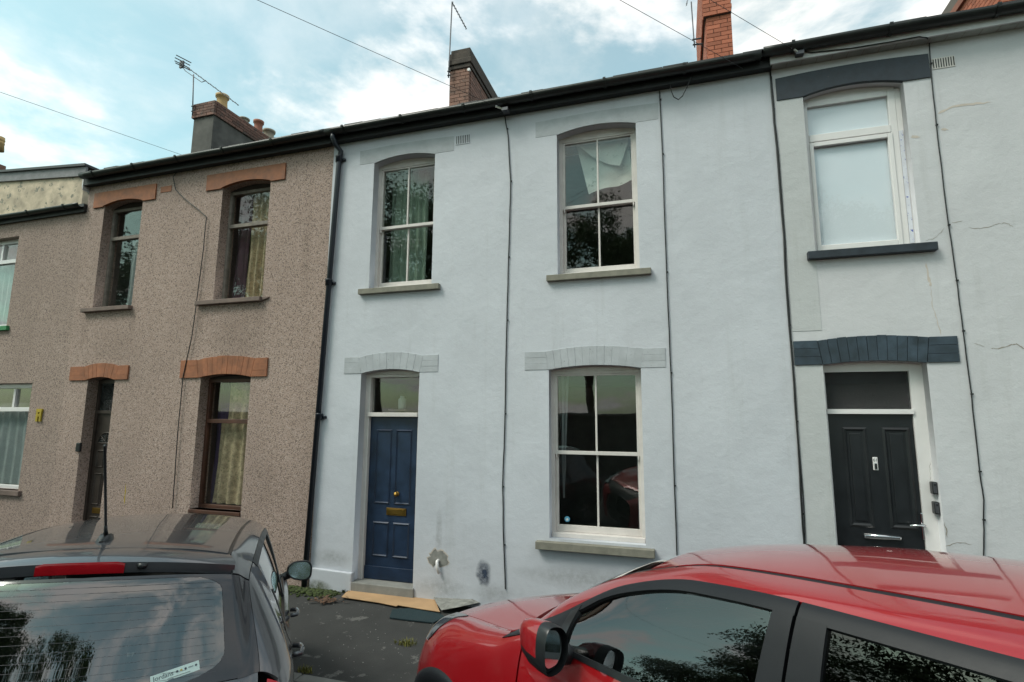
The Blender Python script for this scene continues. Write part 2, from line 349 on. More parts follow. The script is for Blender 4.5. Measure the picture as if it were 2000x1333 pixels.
def wall_with_holes(name, x0, x1, z0, z1, holes, mt, parent, y0=FY, th=0.28):
    cu = bpy.data.curves.new(name, 'CURVE'); cu.dimensions = '2D'; cu.fill_mode = 'BOTH'; cu.extrude = th/2
    def spl(pts):
        s = cu.splines.new('POLY'); s.points.add(len(pts)-1); s.use_cyclic_u = True
        for p, (x, z) in zip(s.points, pts): p.co = (x, z, 0, 1)
    spl([(x0, z0), (x1, z0), (x1, z1), (x0, z1)])
    for (a, b, zb, zs, rise) in holes: spl([(a, zb), (b, zb)]+arch_pts(a, b, zs, rise))
    t = bpy.data.objects.new('tmp', cu); col.objects.link(t); dg = bpy.context.evaluated_depsgraph_get()
    me = bpy.data.meshes.new_from_object(t.evaluated_get(dg)); bpy.data.objects.remove(t)
    me.transform(Matrix(((1,0,0,0),(0,0,-1,y0+th/2),(0,1,0,0),(0,0,0,1)))); me.materials.clear()
    return link(name, me, mt, parent)
def text_mesh(s, size, mat4, mt, name, parent, depth=0.0):
    cu = bpy.data.curves.new(name, 'FONT'); cu.body = s; cu.size = size; cu.extrude = depth; cu.align_x = 'LEFT'
    t = bpy.data.objects.new('tmp', cu); col.objects.link(t); dg = bpy.context.evaluated_depsgraph_get()
    me = bpy.data.meshes.new_from_object(t.evaluated_get(dg)); bpy.data.objects.remove(t)
    me.transform(mat4); me.materials.clear(); return link(name, me, mt, parent)

# ------------------------------------------------------------------ ground: pavement, kerb, road, far ground
KY = 4.22                                 # front edge of the pavement
RW = [(1.10,.72,.33),(2.08,1.96,.14),(-.98,2.35,.33),(-.01,3.60,.14)]      # red car's tyres on the road
GWL = []                                   # grey car's, filled in below
def frame_of(psi, pt, rl):
    h = Vector((-math.sin(psi)*math.cos(pt), math.cos(psi)*math.cos(pt), math.sin(pt)))
    l = Vector((-math.cos(psi), -math.sin(psi), 0)); up = h.cross(l)
    l2 = l*math.cos(rl)+up*math.sin(rl); return h, l2, h.cross(l2)
REDF = frame_of(R(52), 0.0, R(7)); REDO = Vector((2.26, 0.82, -1.97+CAMZ))
GREYF = frame_of(0.70, R(-5.74), R(3.37)); GREYO = Vector((-2.005, 1.198, -1.931+CAMZ))
def car_matrix(fr, o):
    mm = Matrix((fr[0], fr[1], fr[2])).transposed().to_4x4(); mm.translation = o; return mm
pts = []
for fr, o, xs, hy in ((REDF, REDO, (0.80, 3.53), 0.80), (GREYF, GREYO, (0.62, 3.10), 0.72)):
    for x in xs:
        for y in (hy, -hy): pts.append(o+fr[0]*x+fr[1]*y)
for x in (-16, -9, -3.4): pts.append(Vector((x, KY, -0.11)))
for x in (1.5, 4, 9, 16): pts.append(Vector((x, KY, -0.03)))
for x in (-16, -8, 0, 8, 16): pts.append(Vector((x, -1.5, 0.50))); pts.append(Vector((x, -2.9, 0.56)))
PA = np.array([p[:] for p in pts]); n_ = len(PA)
def tps(r2): return np.where(r2 > 1e-12, 0.5*r2*np.log(np.maximum(r2, 1e-12)), 0)
K = tps(((PA[:, None, :2]-PA[None, :, :2])**2).sum(-1)) + 1e-3*np.eye(n_)
Q = np.c_[np.ones(n_), PA[:, :2]]
sol = np.linalg.solve(np.block([[K, Q], [Q.T, np.zeros((3, 3))]]), np.r_[PA[:, 2], np.zeros(3)])
def road_z(x, y):
    r2 = ((PA[:, :2]-np.array([x, y]))**2).sum(-1); return float(tps(r2)@sol[:n_]+sol[n_:]@np.array([1, x, y]))
mb = MB(); nx, ny = 97, 30; xs = np.linspace(-16, 16, nx); ys = np.linspace(-2.9, KY-0.14, ny)
mb.add([(x, y, road_z(x, y)) for y in ys for x in xs], [(j*nx+i, j*nx+i+1, (j+1)*nx+i+1, (j+1)*nx+i) for j in range(ny-1) for i in range(nx-1)])
tag(obj('road', mb, M_road, None, True), kind='structure')
mb = MB(); nx, ny = 120, 20; xs = np.linspace(-16, 16, nx); ys = np.linspace(KY+0.005, FY+0.02, ny)
mb.add([(x, y, -0.02+0.012*mnoise.noise((x*1.3, y*1.7, 3))+0.02*(y-KY)/2) for y in ys for x in xs], [(j*nx+i, j*nx+i+1, (j+1)*nx+i+1, (j+1)*nx+i) for j in range(ny-1) for i in range(nx-1)])
tag(obj('pavement', mb, M_asphalt, None, True), kind='structure')
kerb = empty('kerb', (0, KY, 0)); tag(kerb, kind='structure')
x = -16.0
while x < 16:
    obj('kerb_stone', MB().box(x, x+0.905, -0.135, 0.0, -0.30, -0.006+0.004*random.random()), M_kerb, kerb, bev=0.012); x += 0.915
mb = MB(); g = 400
mb.add([(-g, -g, -0.42), (g, -g, -0.42), (g, g, -0.42), (-g, g, -0.42)], [(0, 1, 2, 3)])
tag(obj('ground', mb, M_ground), kind='structure')
mb = MB().box(-60, 60, -40, -2.9, -0.4, 0.55); tag(obj('bank_terrain', mb, M_ground), kind='structure')

# ------------------------------------------------------------------ house parts
def sill(win, x0, x1, zb, h, mt, proud=0.06, back=0.10, bev=0.006):
    return obj('sill', MB().box(x0, x1, FY-proud, FY+back, zb-h, zb), mt, win, bev=bev)
def head_board(mb, x1, x2, zlow, zs, rise, y0, y1):
    mb.prism([(x1, zlow), (x2, zlow)]+arch_pts(x1, x2, zs, rise), y0, y1)
def pane(win, x0, x1, y, z0, z1, mt=None):
    return obj('pane', MB().box(x0, x1, y, y+0.004, z0, z1), mt or M_glass, win)
def curtain(win, x0, x1, z0, z1, y, mt, amp=0.035, n=9, name='curtain', taper=0.0):
    mb = MB(); nx = 60; nz = 14; vs = []
    for j in range(nz+1):
        t = j/nz
        for i in range(nx+1):
            s_ = i/nx; xx = x0+(x1-x0)*s_ + taper*(1-t)*(0.5-s_)
            vs.append((xx, y+amp*math.sin(s_*n*2*math.pi+0.7*math.sin(3*t+s_*5))*(0.6+0.4*(1-t))+0.02*mnoise.noise((s_*6, t*3, n)), z0+(z1-z0)*t))
    mb.add(vs, [(j*(nx+1)+i, j*(nx+1)+i+1, (j+1)*(nx+1)+i+1, (j+1)*(nx+1)+i) for j in range(nz) for i in range(nx)])
    return obj(name, mb, mt, win, True)
def sash_window(house, x1, x2, zb, zs, rise, depth=0.11, mt=None, fw=0.062):
    mt = mt or M_wood; y = FY+depth; zt = zs-0.015
    mb = MB(); mb.box(x1, x1+fw, y, y+0.13, zb, zt); mb.box(x2-fw, x2, y, y+0.13, zb, zt)
    head_board(mb, x1, x2, zt+0.0005, zs, rise, y+0.008, y+0.13); mb.box(x1+fw, x2-fw, y+0.004, y+0.13, zt-0.035, zt)
    mb.box(x1+fw-0.03, x2-fw+0.03, y-0.03, y+0.13, zb, zb+0.05)
    win = obj('window', mb, mt, house, bev=0.004)
    a, b = x1+fw, x2-fw; cx = (a+b)/2; lo, hi = zb+0.052, zt-0.036; mid = lo+(hi-lo)*0.495
    sw = 0.032
    def sash(y0, z0, z1, rb, rt):
        m_ = MB(); m_.box(a, a+sw, y0, y0+0.04, z0, z1); m_.box(b-sw, b, y0, y0+0.04, z0, z1)
        m_.box(a+sw, b-sw, y0+0.001, y0+0.039, z0, z0+rb); m_.box(a+sw, b-sw, y0+0.001, y0+0.039, z1-rt, z1)
        m_.box(cx-0.011, cx+0.011, y0+0.004, y0+0.036, z0+rb, z1-rt)
        obj('sash', m_, mt, win, bev=0.003)
        for p, q in ((a+sw, cx-0.011), (cx+0.011, b-sw)): pane(win, p+0.0005, q-0.0005, y0+0.02, z0+rb+0.0005, z1-rt-0.0005)
    sash(y+0.012, mid-0.02, hi, 0.042, 0.02); sash(y+0.056, lo, mid+0.018, 0.075, 0.036)
    for xx in (a+sw*0.3, b-sw*0.3-0.02): obj('sash_horn', MB().prism([(xx, mid-0.02), (xx+0.02, mid-0.02), (xx+0.016, mid-0.06), (xx+0.006, mid-0.065)], y+0.012, y+0.035), mt, win)
    return win, y
def light_window(house, x1, x2, zb, zs, rise, depth, mt, split, fw=0.05, gl=None, gl2=None, proud=0.0, headmt=None):
    """window with a fixed lower light and a smaller top light"""
    y = FY+depth; zt = zs-0.02; mb = MB()
    mb.box(x1, x1+fw, y, y+0.07, zb, zt); mb.box(x2-fw, x2, y, y+0.07, zb, zt)
    mb.box(x1+fw, x2-fw, y+0.001, y+0.069, zb, zb+fw); mb.box(x1+fw, x2-fw, y+0.001, y+0.069, zt-fw, zt)
    mb.box(x1+fw, x2-fw, y-proud, y+0.068, split-fw*0.6, split+fw*0.6)
    win = obj('window', mb, mt, house, bev=0.005)
    mb = MB(); head_board(mb, x1, x2, zt+0.0005, zs, rise, y+0.012, y+0.07); obj('head_board', mb, headmt or mt, win)
    pane(win, x1+fw, x2-fw, y+0.03, zb+fw, split-fw*0.6, gl); pane(win, x1+fw, x2-fw, y+0.03, split+fw*0.6, zt-fw, gl2 or gl)
    return win, y
def voussoir_lintel(house, xa, xb, x1, x2, zbase, zs, rise, h, n, mt, ends=3, proud=0.012, gap=0.003, name='lintel', lab=None):
    """segmental brick arch over x1..x2 with brick courses from xa to x1 and x2 to xb; every brick is a piece"""
    hw = (x2-x1)/2; rad = (hw*hw+rise*rise)/(2*rise); cz = zs+rise-rad; cx = (x1+x2)/2; a = math.asin(hw/rad)
    back = MB().prism([(xa+0.01, zs+0.004), (x1, zs+0.004)]+arch_pts(x1, x2, zs+0.004, rise)[::-1][1:-1]+[(x2, zs+0.004), (xb-0.01, zs+0.004), (xb-0.01, zs+h-0.006), (x2, zs+h-0.004)]+arch_pts(x1, x2, zs+h-0.006, rise*0.8)[1:-1]+[(x1, zs+h-0.004), (xa+0.01, zs+h-0.006)], FY-0.004, FY+0.05)
    lin = obj(name, back, mt if mt is not M_slatebrick else M_slatepaint, house)
    r0, r1 = rad-0.002, rad+h
    for i in range(n):
        t0 = -a+2*a*i/n; t1 = -a+2*a*(i+1)/n; g = gap/2/rad; j = random.uniform(-0.003, 0.003)
        poly = [(cx+r0*math.sin(t0+g), cz+r0*math.cos(t0+g)), (cx+r0*math.sin(t1-g), cz+r0*math.cos(t1-g)),
                (cx+(r1+j)*math.sin(t1-g), cz+(r1+j)*math.cos(t1-g)), (cx+(r1+j)*math.sin(t0+g), cz+(r1+j)*math.cos(t0+g))]
        obj('brick', MB().prism(poly, FY-proud-random.uniform(0, 0.003), FY+0.03), mt, lin, bev=0.0025)
    hh = h/ends
    for s_, (p, q) in enumerate(((xa, x1), (x2, xb))):
        for k in range(ends):
            z0 = zs+k*hh+gap/2-0.002; z1 = zs+(k+1)*hh-gap/2
            sk = 0.018*(k-1) if s_ else -0.018*(k-1)
            # inner end follows the skew of the arch
            dxk = (k+0.5)*hh*math.tan(a)
            if s_ == 0: poly = [(p, z0), (q-math.tan(a)*k*hh-gap, z0), (q-math.tan(a)*(k+1)*hh-gap, z1), (p, z1)]
            else: poly = [(p+math.tan(a)*k*hh+gap, z0), (q, z0), (q, z1), (p+math.tan(a)*(k+1)*hh+gap, z1)]
            obj('brick', MB().prism(poly, FY-proud-random.uniform(0, 0.003), FY+0.03), mt, lin, bev=0.0025)
    return lin
def block_lintel(house, xa, xb, zt, x1, x2, zs, rise, zend, mt, proud=0.012, top_rise=0.0):
    low = [(xa, zend), (x1, zend)]+arch_pts(x1, x2, zs-0.002, rise)[::-1]+[(x2, zend), (xb, zend)]
    top = [(xb, zt), (xa, zt)] if not top_rise else [(xb, zt)]+arch_pts(xa, xb, zt, top_rise)+[(xa, zt)]
    return obj('lintel', MB().prism(low+top, FY-proud, FY+0.03), mt, house, bev=0.003)
def gutter_run(house, xa, xb, z, y=None, r=0.062, mt=None, name='gutter', sag=0.0, brackets=True):
    """half-round gutter along x with brackets"""
    y = FY-0.17 if y is None else y; mb = MB(); n = 10; nx = 40; vs = []
    for i in range(nx+1):
        x = xa+(xb-xa)*i/nx; dz = 0.008*mnoise.noise((x*0.7, 5, 1))-sag*math.sin(math.pi*i/nx)
        for k in range(n+1):
            a = math.pi*k/n; vs.append((x, y-r*math.cos(a), z+dz-r*math.sin(a)*1.05))
        for k in range(n, -1, -1):
            a = math.pi*k/n; vs.append((x, y-(r-0.006)*math.cos(a), z+dz-(r-0.006)*math.sin(a)*1.05))
    mm = 2*(n+1)
    fs = [(i*mm+k, (i+1)*mm+k, (i+1)*mm+(k+1)%mm, i*mm+(k+1)%mm) for i in range(nx) for k in range(mm)]
    fs += [tuple(range(mm)), tuple(nx*mm+k for k in range(mm-1, -1, -1))]
    mb.add(vs, fs); gt = obj(name, mb, mt or M_gutter, house, True)
    if brackets:
        x = xa+0.3
        while x < xb-0.1:
            b = MB(); n2 = 8; rr = r+0.005; vs = []
            for k in range(n2+1):
                a = math.pi*k/n2
                for q in (rr, rr+0.006):
                    for dx_ in (-0.016, 0.016): vs.append((x+dx_, y-q*math.cos(a), z-q*math.sin(a)*1.05))
            fs = []
            for k in range(n2):
                o_ = k*4
                fs += [(o_+2, o_+3, o_+7, o_+6), (o_, o_+2, o_+6, o_+4), (o_+1, o_+5, o_+7, o_+3), (o_, o_+4, o_+5, o_+1)]
            b.add(vs, fs); b.box(x-0.016, x+0.016, y-rr-0.006, y-rr+0.01, z-0.006, z+0.012)
            obj('gutter_bracket', b, mt or M_gutter, gt); x += 0.92
    return gt
def roof_slope(house, xa, xb, ze, pitch=0.47, depth=4.6, ye=None):
    """slab from the eaves back to the ridge, and down behind; with a ragged course of slates along the eaves"""
    ye = FY-0.15 if ye is None else ye; yr = ye+depth; zr = ze+depth*pitch; mb = MB(); t = 0.05
    prof = [(ye, ze), (yr, zr), (yr+depth, ze), (yr+depth, ze-t), (yr, zr-t), (ye, ze-t)]
    vs = [(xa, y, z) for y, z in prof]+[(xb, y, z) for y, z in prof]; n = 6
    fs = [(5, 4, 1, 0), (4, 3, 2, 1), (n, n+1, n+4, n+5), (n+1, n+2, n+3, n+4)]+[(i, (i+1)%n, (i+1)%n+n, i+n) for i in range(n)]
    mb.add(vs, fs); rf = obj('roof', mb, M_slate, house)
    x = xa
    while x < xb-0.05:
        wd = min(0.285, xb-x-0.004); dz = random.uniform(0.0, 0.012); dy = random.uniform(-0.02, 0.012)
        s_ = MB(); y0 = ye-0.035+dy; y1 = ye+0.30; z0 = ze+0.004+dz-0.035*pitch; z1 = ze+0.30*pitch+0.008+dz
        s_.add([(x, y0, z0), (x+wd, y0, z0), (x+wd, y1, z1), (x, y1, z1), (x, y0, z0+0.014), (x+wd, y0, z0+0.014), (x+wd, y1, z1+0.014), (x, y1, z1+0.014)],
               [(0,3,2,1),(4,5,6,7),(0,1,5,4),(1,2,6,5),(2,3,7,6),(3,0,4,7)])
        obj('slate', s_, M_slate, rf); x += 0.29
    return rf
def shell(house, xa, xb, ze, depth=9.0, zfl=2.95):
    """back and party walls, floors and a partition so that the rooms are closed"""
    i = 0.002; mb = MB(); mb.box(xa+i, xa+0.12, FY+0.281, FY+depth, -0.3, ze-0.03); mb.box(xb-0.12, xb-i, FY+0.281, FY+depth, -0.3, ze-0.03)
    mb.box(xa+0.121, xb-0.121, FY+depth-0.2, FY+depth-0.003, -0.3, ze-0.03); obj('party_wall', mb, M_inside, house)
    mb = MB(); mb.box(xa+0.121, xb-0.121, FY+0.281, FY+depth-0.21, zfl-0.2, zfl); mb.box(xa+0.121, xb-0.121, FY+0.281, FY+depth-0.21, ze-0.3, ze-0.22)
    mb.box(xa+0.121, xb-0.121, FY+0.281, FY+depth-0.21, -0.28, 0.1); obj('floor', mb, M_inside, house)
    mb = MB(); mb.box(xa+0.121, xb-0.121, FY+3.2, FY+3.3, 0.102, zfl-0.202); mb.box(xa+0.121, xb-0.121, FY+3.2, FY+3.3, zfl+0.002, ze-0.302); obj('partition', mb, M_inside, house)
def panel_moulding(leaf, x0, x1, z0, z1, y, mt, raised=True, w=0.03):
    mb = MB()
    o = [(x0, z0), (x1, z0), (x1, z1), (x0, z1)]; i = [(x0+w, z0+w), (x1-w, z0+w), (x1-w, z1-w), (x0+w, z1-w)]
    m_ = [(x0+w*0.45, z0+w*0.45), (x1-w*0.45, z0+w*0.45), (x1-w*0.45, z1-w*0.45), (x0+w*0.45, z1-w*0.45)]
    vs = [(a, y, b) for a, b in o]+[(a, y-0.014, b) for a, b in m_]+[(a, y+0.006 if not raised else y-0.001, b) for a, b in i]
    fs = [(k, (k+1) % 4, (k+1) % 4+4, k+4) for k in range(4)]+[(k+4, (k+1) % 4+4, (k+1) % 4+8, k+8) for k in range(4)]+[(8, 9, 10, 11)]
    mb.add(vs, fs); return obj('panel', mb, mt, leaf)

# eaves level
ze = sum(F(*p)[1] for p in ((665, 284), (1497, 143), (400, 325)))/3        # under edge of the fascia on the wall
XL, XM, XR = F(135, 690)[0], F(630, 690)[0], F(1537, 600)[0]             # party lines: far-left | brown | blue | white
XFL, XFR = XL-6.2, XR+5.6
zg = ze+0.13                                                              # gutter rim
zwall = ze+0.10
print('party', XL, XM, XR, 'eaves', ze)

# ---------------- pale blue house
blue = base('terraced_house', (XM, FY, 0)); tag(blue, 'pale blue painted two-storey house with navy front door and grey arched lintels', 'house', 'terraced houses')
H = {}
H['ul'] = rbox(((732, 320), (719, 566)), ((850.5, 300), (842, 556))); H['ur'] = rbox(((1085.6, 266), (1091, 538)), ((1240, 239), (1251, 527)))
H['d'] = rbox(((702, 730), (690, 1143)), ((820, 727), (806, 1146))); H['g'] = rbox(((1071, 723), (1074, 1052)), ((1250, 718), (1263, 1066)))
holes = [(a, b, zb, zs, r_) for (a, b, zb, zs), r_ in ((H['ul'], 0.066), (H['ur'], 0.066), (H['d'], 0.05), (H['g'], 0.045))]
bw = wall_with_holes('wall', XM, XR, -0.25, zwall, holes, M_blue, blue)
for key in ('ul', 'ur'):
    a, b, zb, zs = H[key]; win, y = sash_window(blue, a-0.02, b+0.02, zb, zs, 0.066, 0.13)
    sill(win, a-0.13, b+0.13, zb, 0.075, M_stone)
    if key == 'ul':
        curtain(win, a+0.05, b-0.30, zb+0.05, zs, y+0.30, M_greencurt, n=5); curtain(win, b-0.16, b, zb+0.05, zs, y+0.32, M_greencurt, n=2)
    else:
        mb = MB(); nx = 24; nz = 20; x0, x1 = F(1126, 330)[0], F(1238, 330)[0]; vs = []
        P4 = [F(1150, 380, y+0.2), F(1236, 352, y+0.2), F(1226, 262, y+0.2), F(1126, 285, y+0.2)]
        for j in range(nz+1):
            for i in range(nx+1):
                s_, t = i/nx, j/nz
                bx = (1-t)*((1-s_)*P4[0][0]+s_*P4[1][0])+t*((1-s_)*P4[3][0]+s_*P4[2][0]); bz = (1-t)*((1-s_)*P4[0][1]+s_*P4[1][1])+t*((1-s_)*P4[3][1]+s_*P4[2][1])
                vs.append((bx, y+0.2+0.03*mnoise.noise((s_*3, t*3, 2))+0.015*math.sin(s_*9), bz+0.02*math.sin(s_*7)*(1-t)))
        mb.add(vs, [(j*(nx+1)+i, j*(nx+1)+i+1, (j+1)*(nx+1)+i+1, (j+1)*(nx+1)+i) for j in range(nz) for i in range(nx)])
        obj('hanging_cloth', mb, M_whitecloth, win, True)
        flap = [(1128, 282), (1160, 305), (1190, 322), (1212, 320), (1222, 300), (1228, 262)]; mb = MB(); nx = 20; vs = []
        top = [F3(1128+i*5, 281-i*0.95, y+0.175) for i in range(nx+1)]
        for i in range(nx+1):
            s_ = i/nx; low = F3(1128+98*s_, 283+42*math.sin(math.pi*min(1, s_*0.55+0.0)**0.9)*(1 if s_ < .86 else max(0., (1-s_)/.14)), y+0.16)
            for t in (0, 0.33, 0.66, 1): p = top[i].lerp(low, t); vs.append((p.x, p.y-0.03*math.sin(math.pi*t*0.8), p.z))
        mb.add(vs, [(i*4+k, (i+1)*4+k, (i+1)*4+k+1, i*4+k+1) for i in range(nx) for k in range(3)]); obj('cloth_flap', mb, M_whitecloth, win, True)
        obj('curtain_rail', MB().tube([(a, y+0.25, zs-0.10), (b, y+0.25, zs-0.08)], 0.012), M_wood, win, True)
a, b, zb, zs = H['g']; win, y = sash_window(blue, a-0.02, b+0.02, zb, zs, 0.045, 0.12)
mb = MB(); p0, p1 = F(1049, 1066)[0], F(1279, 1066)[0]; zsl = F(1160, 1063)[1]
mb.prism([(p0, zsl-0.085), (p1, zsl-0.085), (p1, zsl), (p0, zsl)], FY-0.09, FY-0.001)
mb.add([(a+0.001, FY-0.002, zsl-0.001), (b-0.001, FY-0.002, zsl-0.001), (b-0.001, FY+0.12, zb+0.001), (a+0.001, FY+0.12, zb+0.001), (a+0.001, FY-0.002, zsl-0.08), (b-0.001, FY-0.002, zsl-0.08), (b-0.001, FY+0.12, zb-0.08), (a+0.001, FY+0.12, zb-0.08)], [(0,1,2,3),(4,7,6,5),(0,4,5,1),(1,5,6,2),(2,6,7,3),(3,7,4,0)])
obj('sill', mb, M_stone, win, bev=0.006)
curtain(win, a+0.02, a+0.16, zb+0.4, zs, y+0.28, M_netblue, n=2, taper=0.12); curtain(win, b-0.10, b+0.02, zb+0.1, zs-0.7, y+0.28, M_netblue, n=2)
stx, stz = F(1107, 1015, y+0.05); obj('round_sticker', MB().lathe([(0.0, 0), (0.032, 0), (0.032, 0.001), (0, 0.001)], (stx, y+0.074, stz), 20, 'y'), M_bluesticker, win)
obj('sticker_mark', MB().lathe([(0.0, 0), (0.016, 0), (0.016, 0.001), (0, 0.001)], (stx, y+0.0725, stz-0.004), 12, 'y'), M_whitecloth, win)
# door
a, b, zb, zs = H['d']; y = FY+0.13; ztr = F(770, 813, y)[1]; fw = 0.072
mb = MB(); mb.box(a-0.02, a+fw, y, y+0.11, zb, zs-0.012); mb.box(b-fw, b+0.02, y, y+0.11, zb, zs-0.012); head_board(mb, a-0.02, b+0.02, zs-0.0115, zs, 0.05, y+0.01, y+0.11)
mb.box(a+fw, b-fw, y+0.002, y+0.108, zs-0.05, zs-0.0125); mb.box(a+fw-0.01, b-fw+0.01, y-0.035, y+0.108, ztr-0.01, ztr+0.045)
dfr = obj('door_frame', mb, M_wood, blue, bev=0.006)
mb = MB(); mb.box(a+fw-0.02, a+fw+0.001, y-0.012, y+0.02, zb+0.01, ztr-0.012); obj('frame_bead', mb, M_wood, dfr, bev=0.005)
pane(dfr, a+fw, b-fw, y+0.06, ztr+0.046, zs-0.051)
jx, jz = F(785, 800, y+0.3); jz = ztr+0.09
obj('fanlight_shelf', MB().box(jx-0.16, jx+0.12, y+0.2, y+0.42, jz-0.02, jz), M_greywood, dfr)
obj('glass_jar', MB().lathe([(0.0, 0), (0.05, 0), (0.055, 0.03), (0.055, 0.14), (0.03, 0.16), (0.03, 0.185), (0, 0.185)], (jx, y+0.3, jz+0.001), 16), M_netblue, dfr, True)
lx0, lx1, lz0, lz1 = a+fw, b-fw, zb+0.016, ztr-0.012; yl = y+0.045
leaf = obj('door', MB().box(lx0, lx1, yl, yl+0.045, lz0, lz1), M_bluedoor, blue, bev=0.003); tag(leaf, 'navy blue four-panelled timber door')
wd = lx1-lx0; hd = lz1-lz0; st = 0.115; cm = 0.10
for c in range(2):
    px0 = lx0+st+c*((wd-2*st-cm)/2+cm); px1 = px0+(wd-2*st-cm)/2
    panel_moulding(leaf, px0-0.02, px1+0.02, lz0+0.455*hd, lz1-0.09*hd+0.02, yl-0.001, M_bluedoor, False)
    panel_moulding(leaf, px0-0.02, px1+0.02, lz0+0.135*hd, lz0+0.345*hd, yl-0.001, M_bluedoor, False)
kx, kz = F(776, 965, yl); obj('door_knob', MB().lathe([(0.0, -0.062), (0.022, -0.058), (0.031, -0.044), (0.031, -0.036), (0.022, -0.024), (0.012, -0.018), (0.012, -0.006), (0.028, -0.004), (0.028, 0.0)], (kx, yl, kz), 20, 'y'), M_brass, leaf, True)
kx0, kz0 = F(755, 1006, yl); kx1, kz1 = F(794, 994, yl)
lb = obj('letterbox', MB().box(kx0, kx1, yl-0.012, yl+0.002, kz0, kz1), M_brass, leaf, bev=0.003)
lb2 = MB().box(kx0+0.025, kx1-0.025, yl-0.019, yl-0.0125, kz0+0.018, kz1-0.012)
obj('letter_flap', lb2, M_brass, leaf, bev=0.003)
mb = MB(); mb.box(lx0+0.004, lx1-0.004, yl-0.022, yl-0.002, lz0+0.002, lz0+0.16); obj('weather_board', mb, M_bluedoor, leaf, bev=0.004)
obj('threshold_step', MB().box(a-0.02, b+0.02, FY-0.03, y+0.12, -0.1, zb+0.012), M_kerb, blue, bev=0.01)
# grey lintels of the blue house
for key, pa, pb in (('d', (673, 712), (856, 706)), ('g', (1025, 702), (1300, 695))):
    a, b, zb, zs = H[key]; xa, xb = F(*pa)[0], F(*pb)[0]
    zt = F(764 if key == 'd' else 1160, 690 if key == 'd' else 678)[1]
    r_ = 0.05 if key == 'd' else 0.045
    voussoir_lintel(blue, xa, xb, a, b, zs, zs, r_, 0.222, 9 if key == 'd' else 13, M_greypaint, proud=0.005, gap=0.002)
for key, pa, pb in (('ul', (703.5, 305), (887, 276)), ('ur', (1046, 250), (1285, 212))):
    a, b, zb, zs = H[key]; xa, xb = F(*pa)[0], F(*pb)[0]
    block_lintel(blue, xa, xb, zs+0.215, a, b, zs, 0.066, zs+0.005, M_greypaint, 0.003, 0.02)
def air_brick(house, p0, p1, mt, slots=8):
    x0, z1 = F(*p0); x1, z0 = F(*p1); ab = obj('air_brick', MB().box(x0, x1, FY-0.006, FY+0.02, z0, z1), mt, house, bev=0.002)
    mb = MB(); d = (x1-x0)/slots
    for i in range(slots): mb.box(x0+d*(i+0.3), x0+d*(i+0.72), FY-0.0075, FY-0.0063, z0+0.012, z1-0.012)
    obj('vent_slots', mb, M_fascia, ab)
air_brick(blue, (891, 266), (918, 280), M_blue)
# damaged render, pipe stub and stains by the door
def blotch(name, cx, cz, rx, rz, mt, parent, y=None, seed=1, n=26, jag=0.35, th=0.003):
    y = FY-0.002 if y is None else y; rnd = random.Random(seed)
    pl = [(cx+rx*math.cos(2*math.pi*i/n)*(1+jag*rnd.uniform(-1, 1)), cz+rz*math.sin(2*math.pi*i/n)*(1+jag*rnd.uniform(-1, 1))) for i in range(n)]
    mb = MB(); vs = [(cx, y, cz)]+[(p, y, q) for p, q in pl]+[(p, y+th+0.004, q) for p, q in pl]
    mb.add(vs, [(0, i+1, (i+1) % n+1) for i in range(n)]+[(i+1, i+1+n, (i+1) % n+1+n, (i+1) % n+1) for i in range(n)]); return obj(name, mb, mt, parent)
cx, cz = F(857, 1092); blotch('bare_cement_patch', cx, cz, 0.125, 0.10, M_cementpatch, bw, seed=3, jag=0.28)
blotch('plaster_edge', cx, cz+0.005, 0.137, 0.112, M_plaster, bw, FY-0.0012, seed=3, jag=0.28)
px, pz = F(856, 1103); obj('pipe_stub', MB().tube([(px, FY+0.01, pz+0.05), (px, FY-0.035, pz+0.045), (px+0.005, FY-0.04, pz-0.02), (px+0.03, FY-0.03, pz-0.09)], 0.02, 10), M_upvc, blue, True)
def stain_mat(name, c, k=0.16):
    mt = bpy.data.materials.new(name); mt.use_nodes = True; t = mt.node_tree; b = t.nodes['Principled BSDF']; b.inputs['Base Color'].default_value = c+(1,); b.inputs['Roughness'].default_value = 0.9
    at = N(t, 'ShaderNodeVertexColor', layer_name='fade'); n = noise(t, objcoord(t), 22, 6, 0.7); ml = N(t, 'ShaderNodeMath', operation='MULTIPLY'); t.links.new(at.outputs[0], ml.inputs[0]); t.links.new(mrange(t, n, 0.25, 0.75, 0.0, 2*k), ml.inputs[1]); ml.use_clamp = True
    tr = N(t, 'ShaderNodeBsdfTransparent'); mx = N(t, 'ShaderNodeMixShader'); t.links.new(ml.outputs[0], mx.inputs[0]); t.links.new(tr.outputs[0], mx.inputs[1]); t.links.new(b.outputs[0], mx.inputs[2]); t.links.new(mx.outputs[0], t.nodes['Material Output'].inputs[0]); return mt
def stain(name, cx, cz, rx, rz, mt, parent, y, rings=6, n=28):
    mb = MB(); vs = [(cx, y, cz)]; fs = []; al = [1.0]
    for r_ in range(1, rings+1):
        for i in range(n):
            a_ = 2*math.pi*i/n; q = r_/rings*(1+0.2*mnoise.noise((math.cos(a_)*1.5+cx, math.sin(a_)*1.5, cz))); vs.append((cx+rx*q*math.cos(a_), y, cz+rz*q*math.sin(a_))); al.append(max(0, 1-(r_/rings)**1.6))
    fs += [(0, i+1, (i+1) % n+1) for i in range(n)]
    for r_ in range(rings-1): fs += [(1+r_*n+i, 1+(r_+1)*n+i, 1+(r_+1)*n+(i+1) % n, 1+r_*n+(i+1) % n) for i in range(n)]
    me = mb.add(vs, fs).mesh(name); ca = me.color_attributes.new('fade', 'FLOAT_COLOR', 'POINT')
    for i, v_ in enumerate(al): ca.data[i].color = (v_, v_, v_, 1)
    return link(name, me, mt, parent)
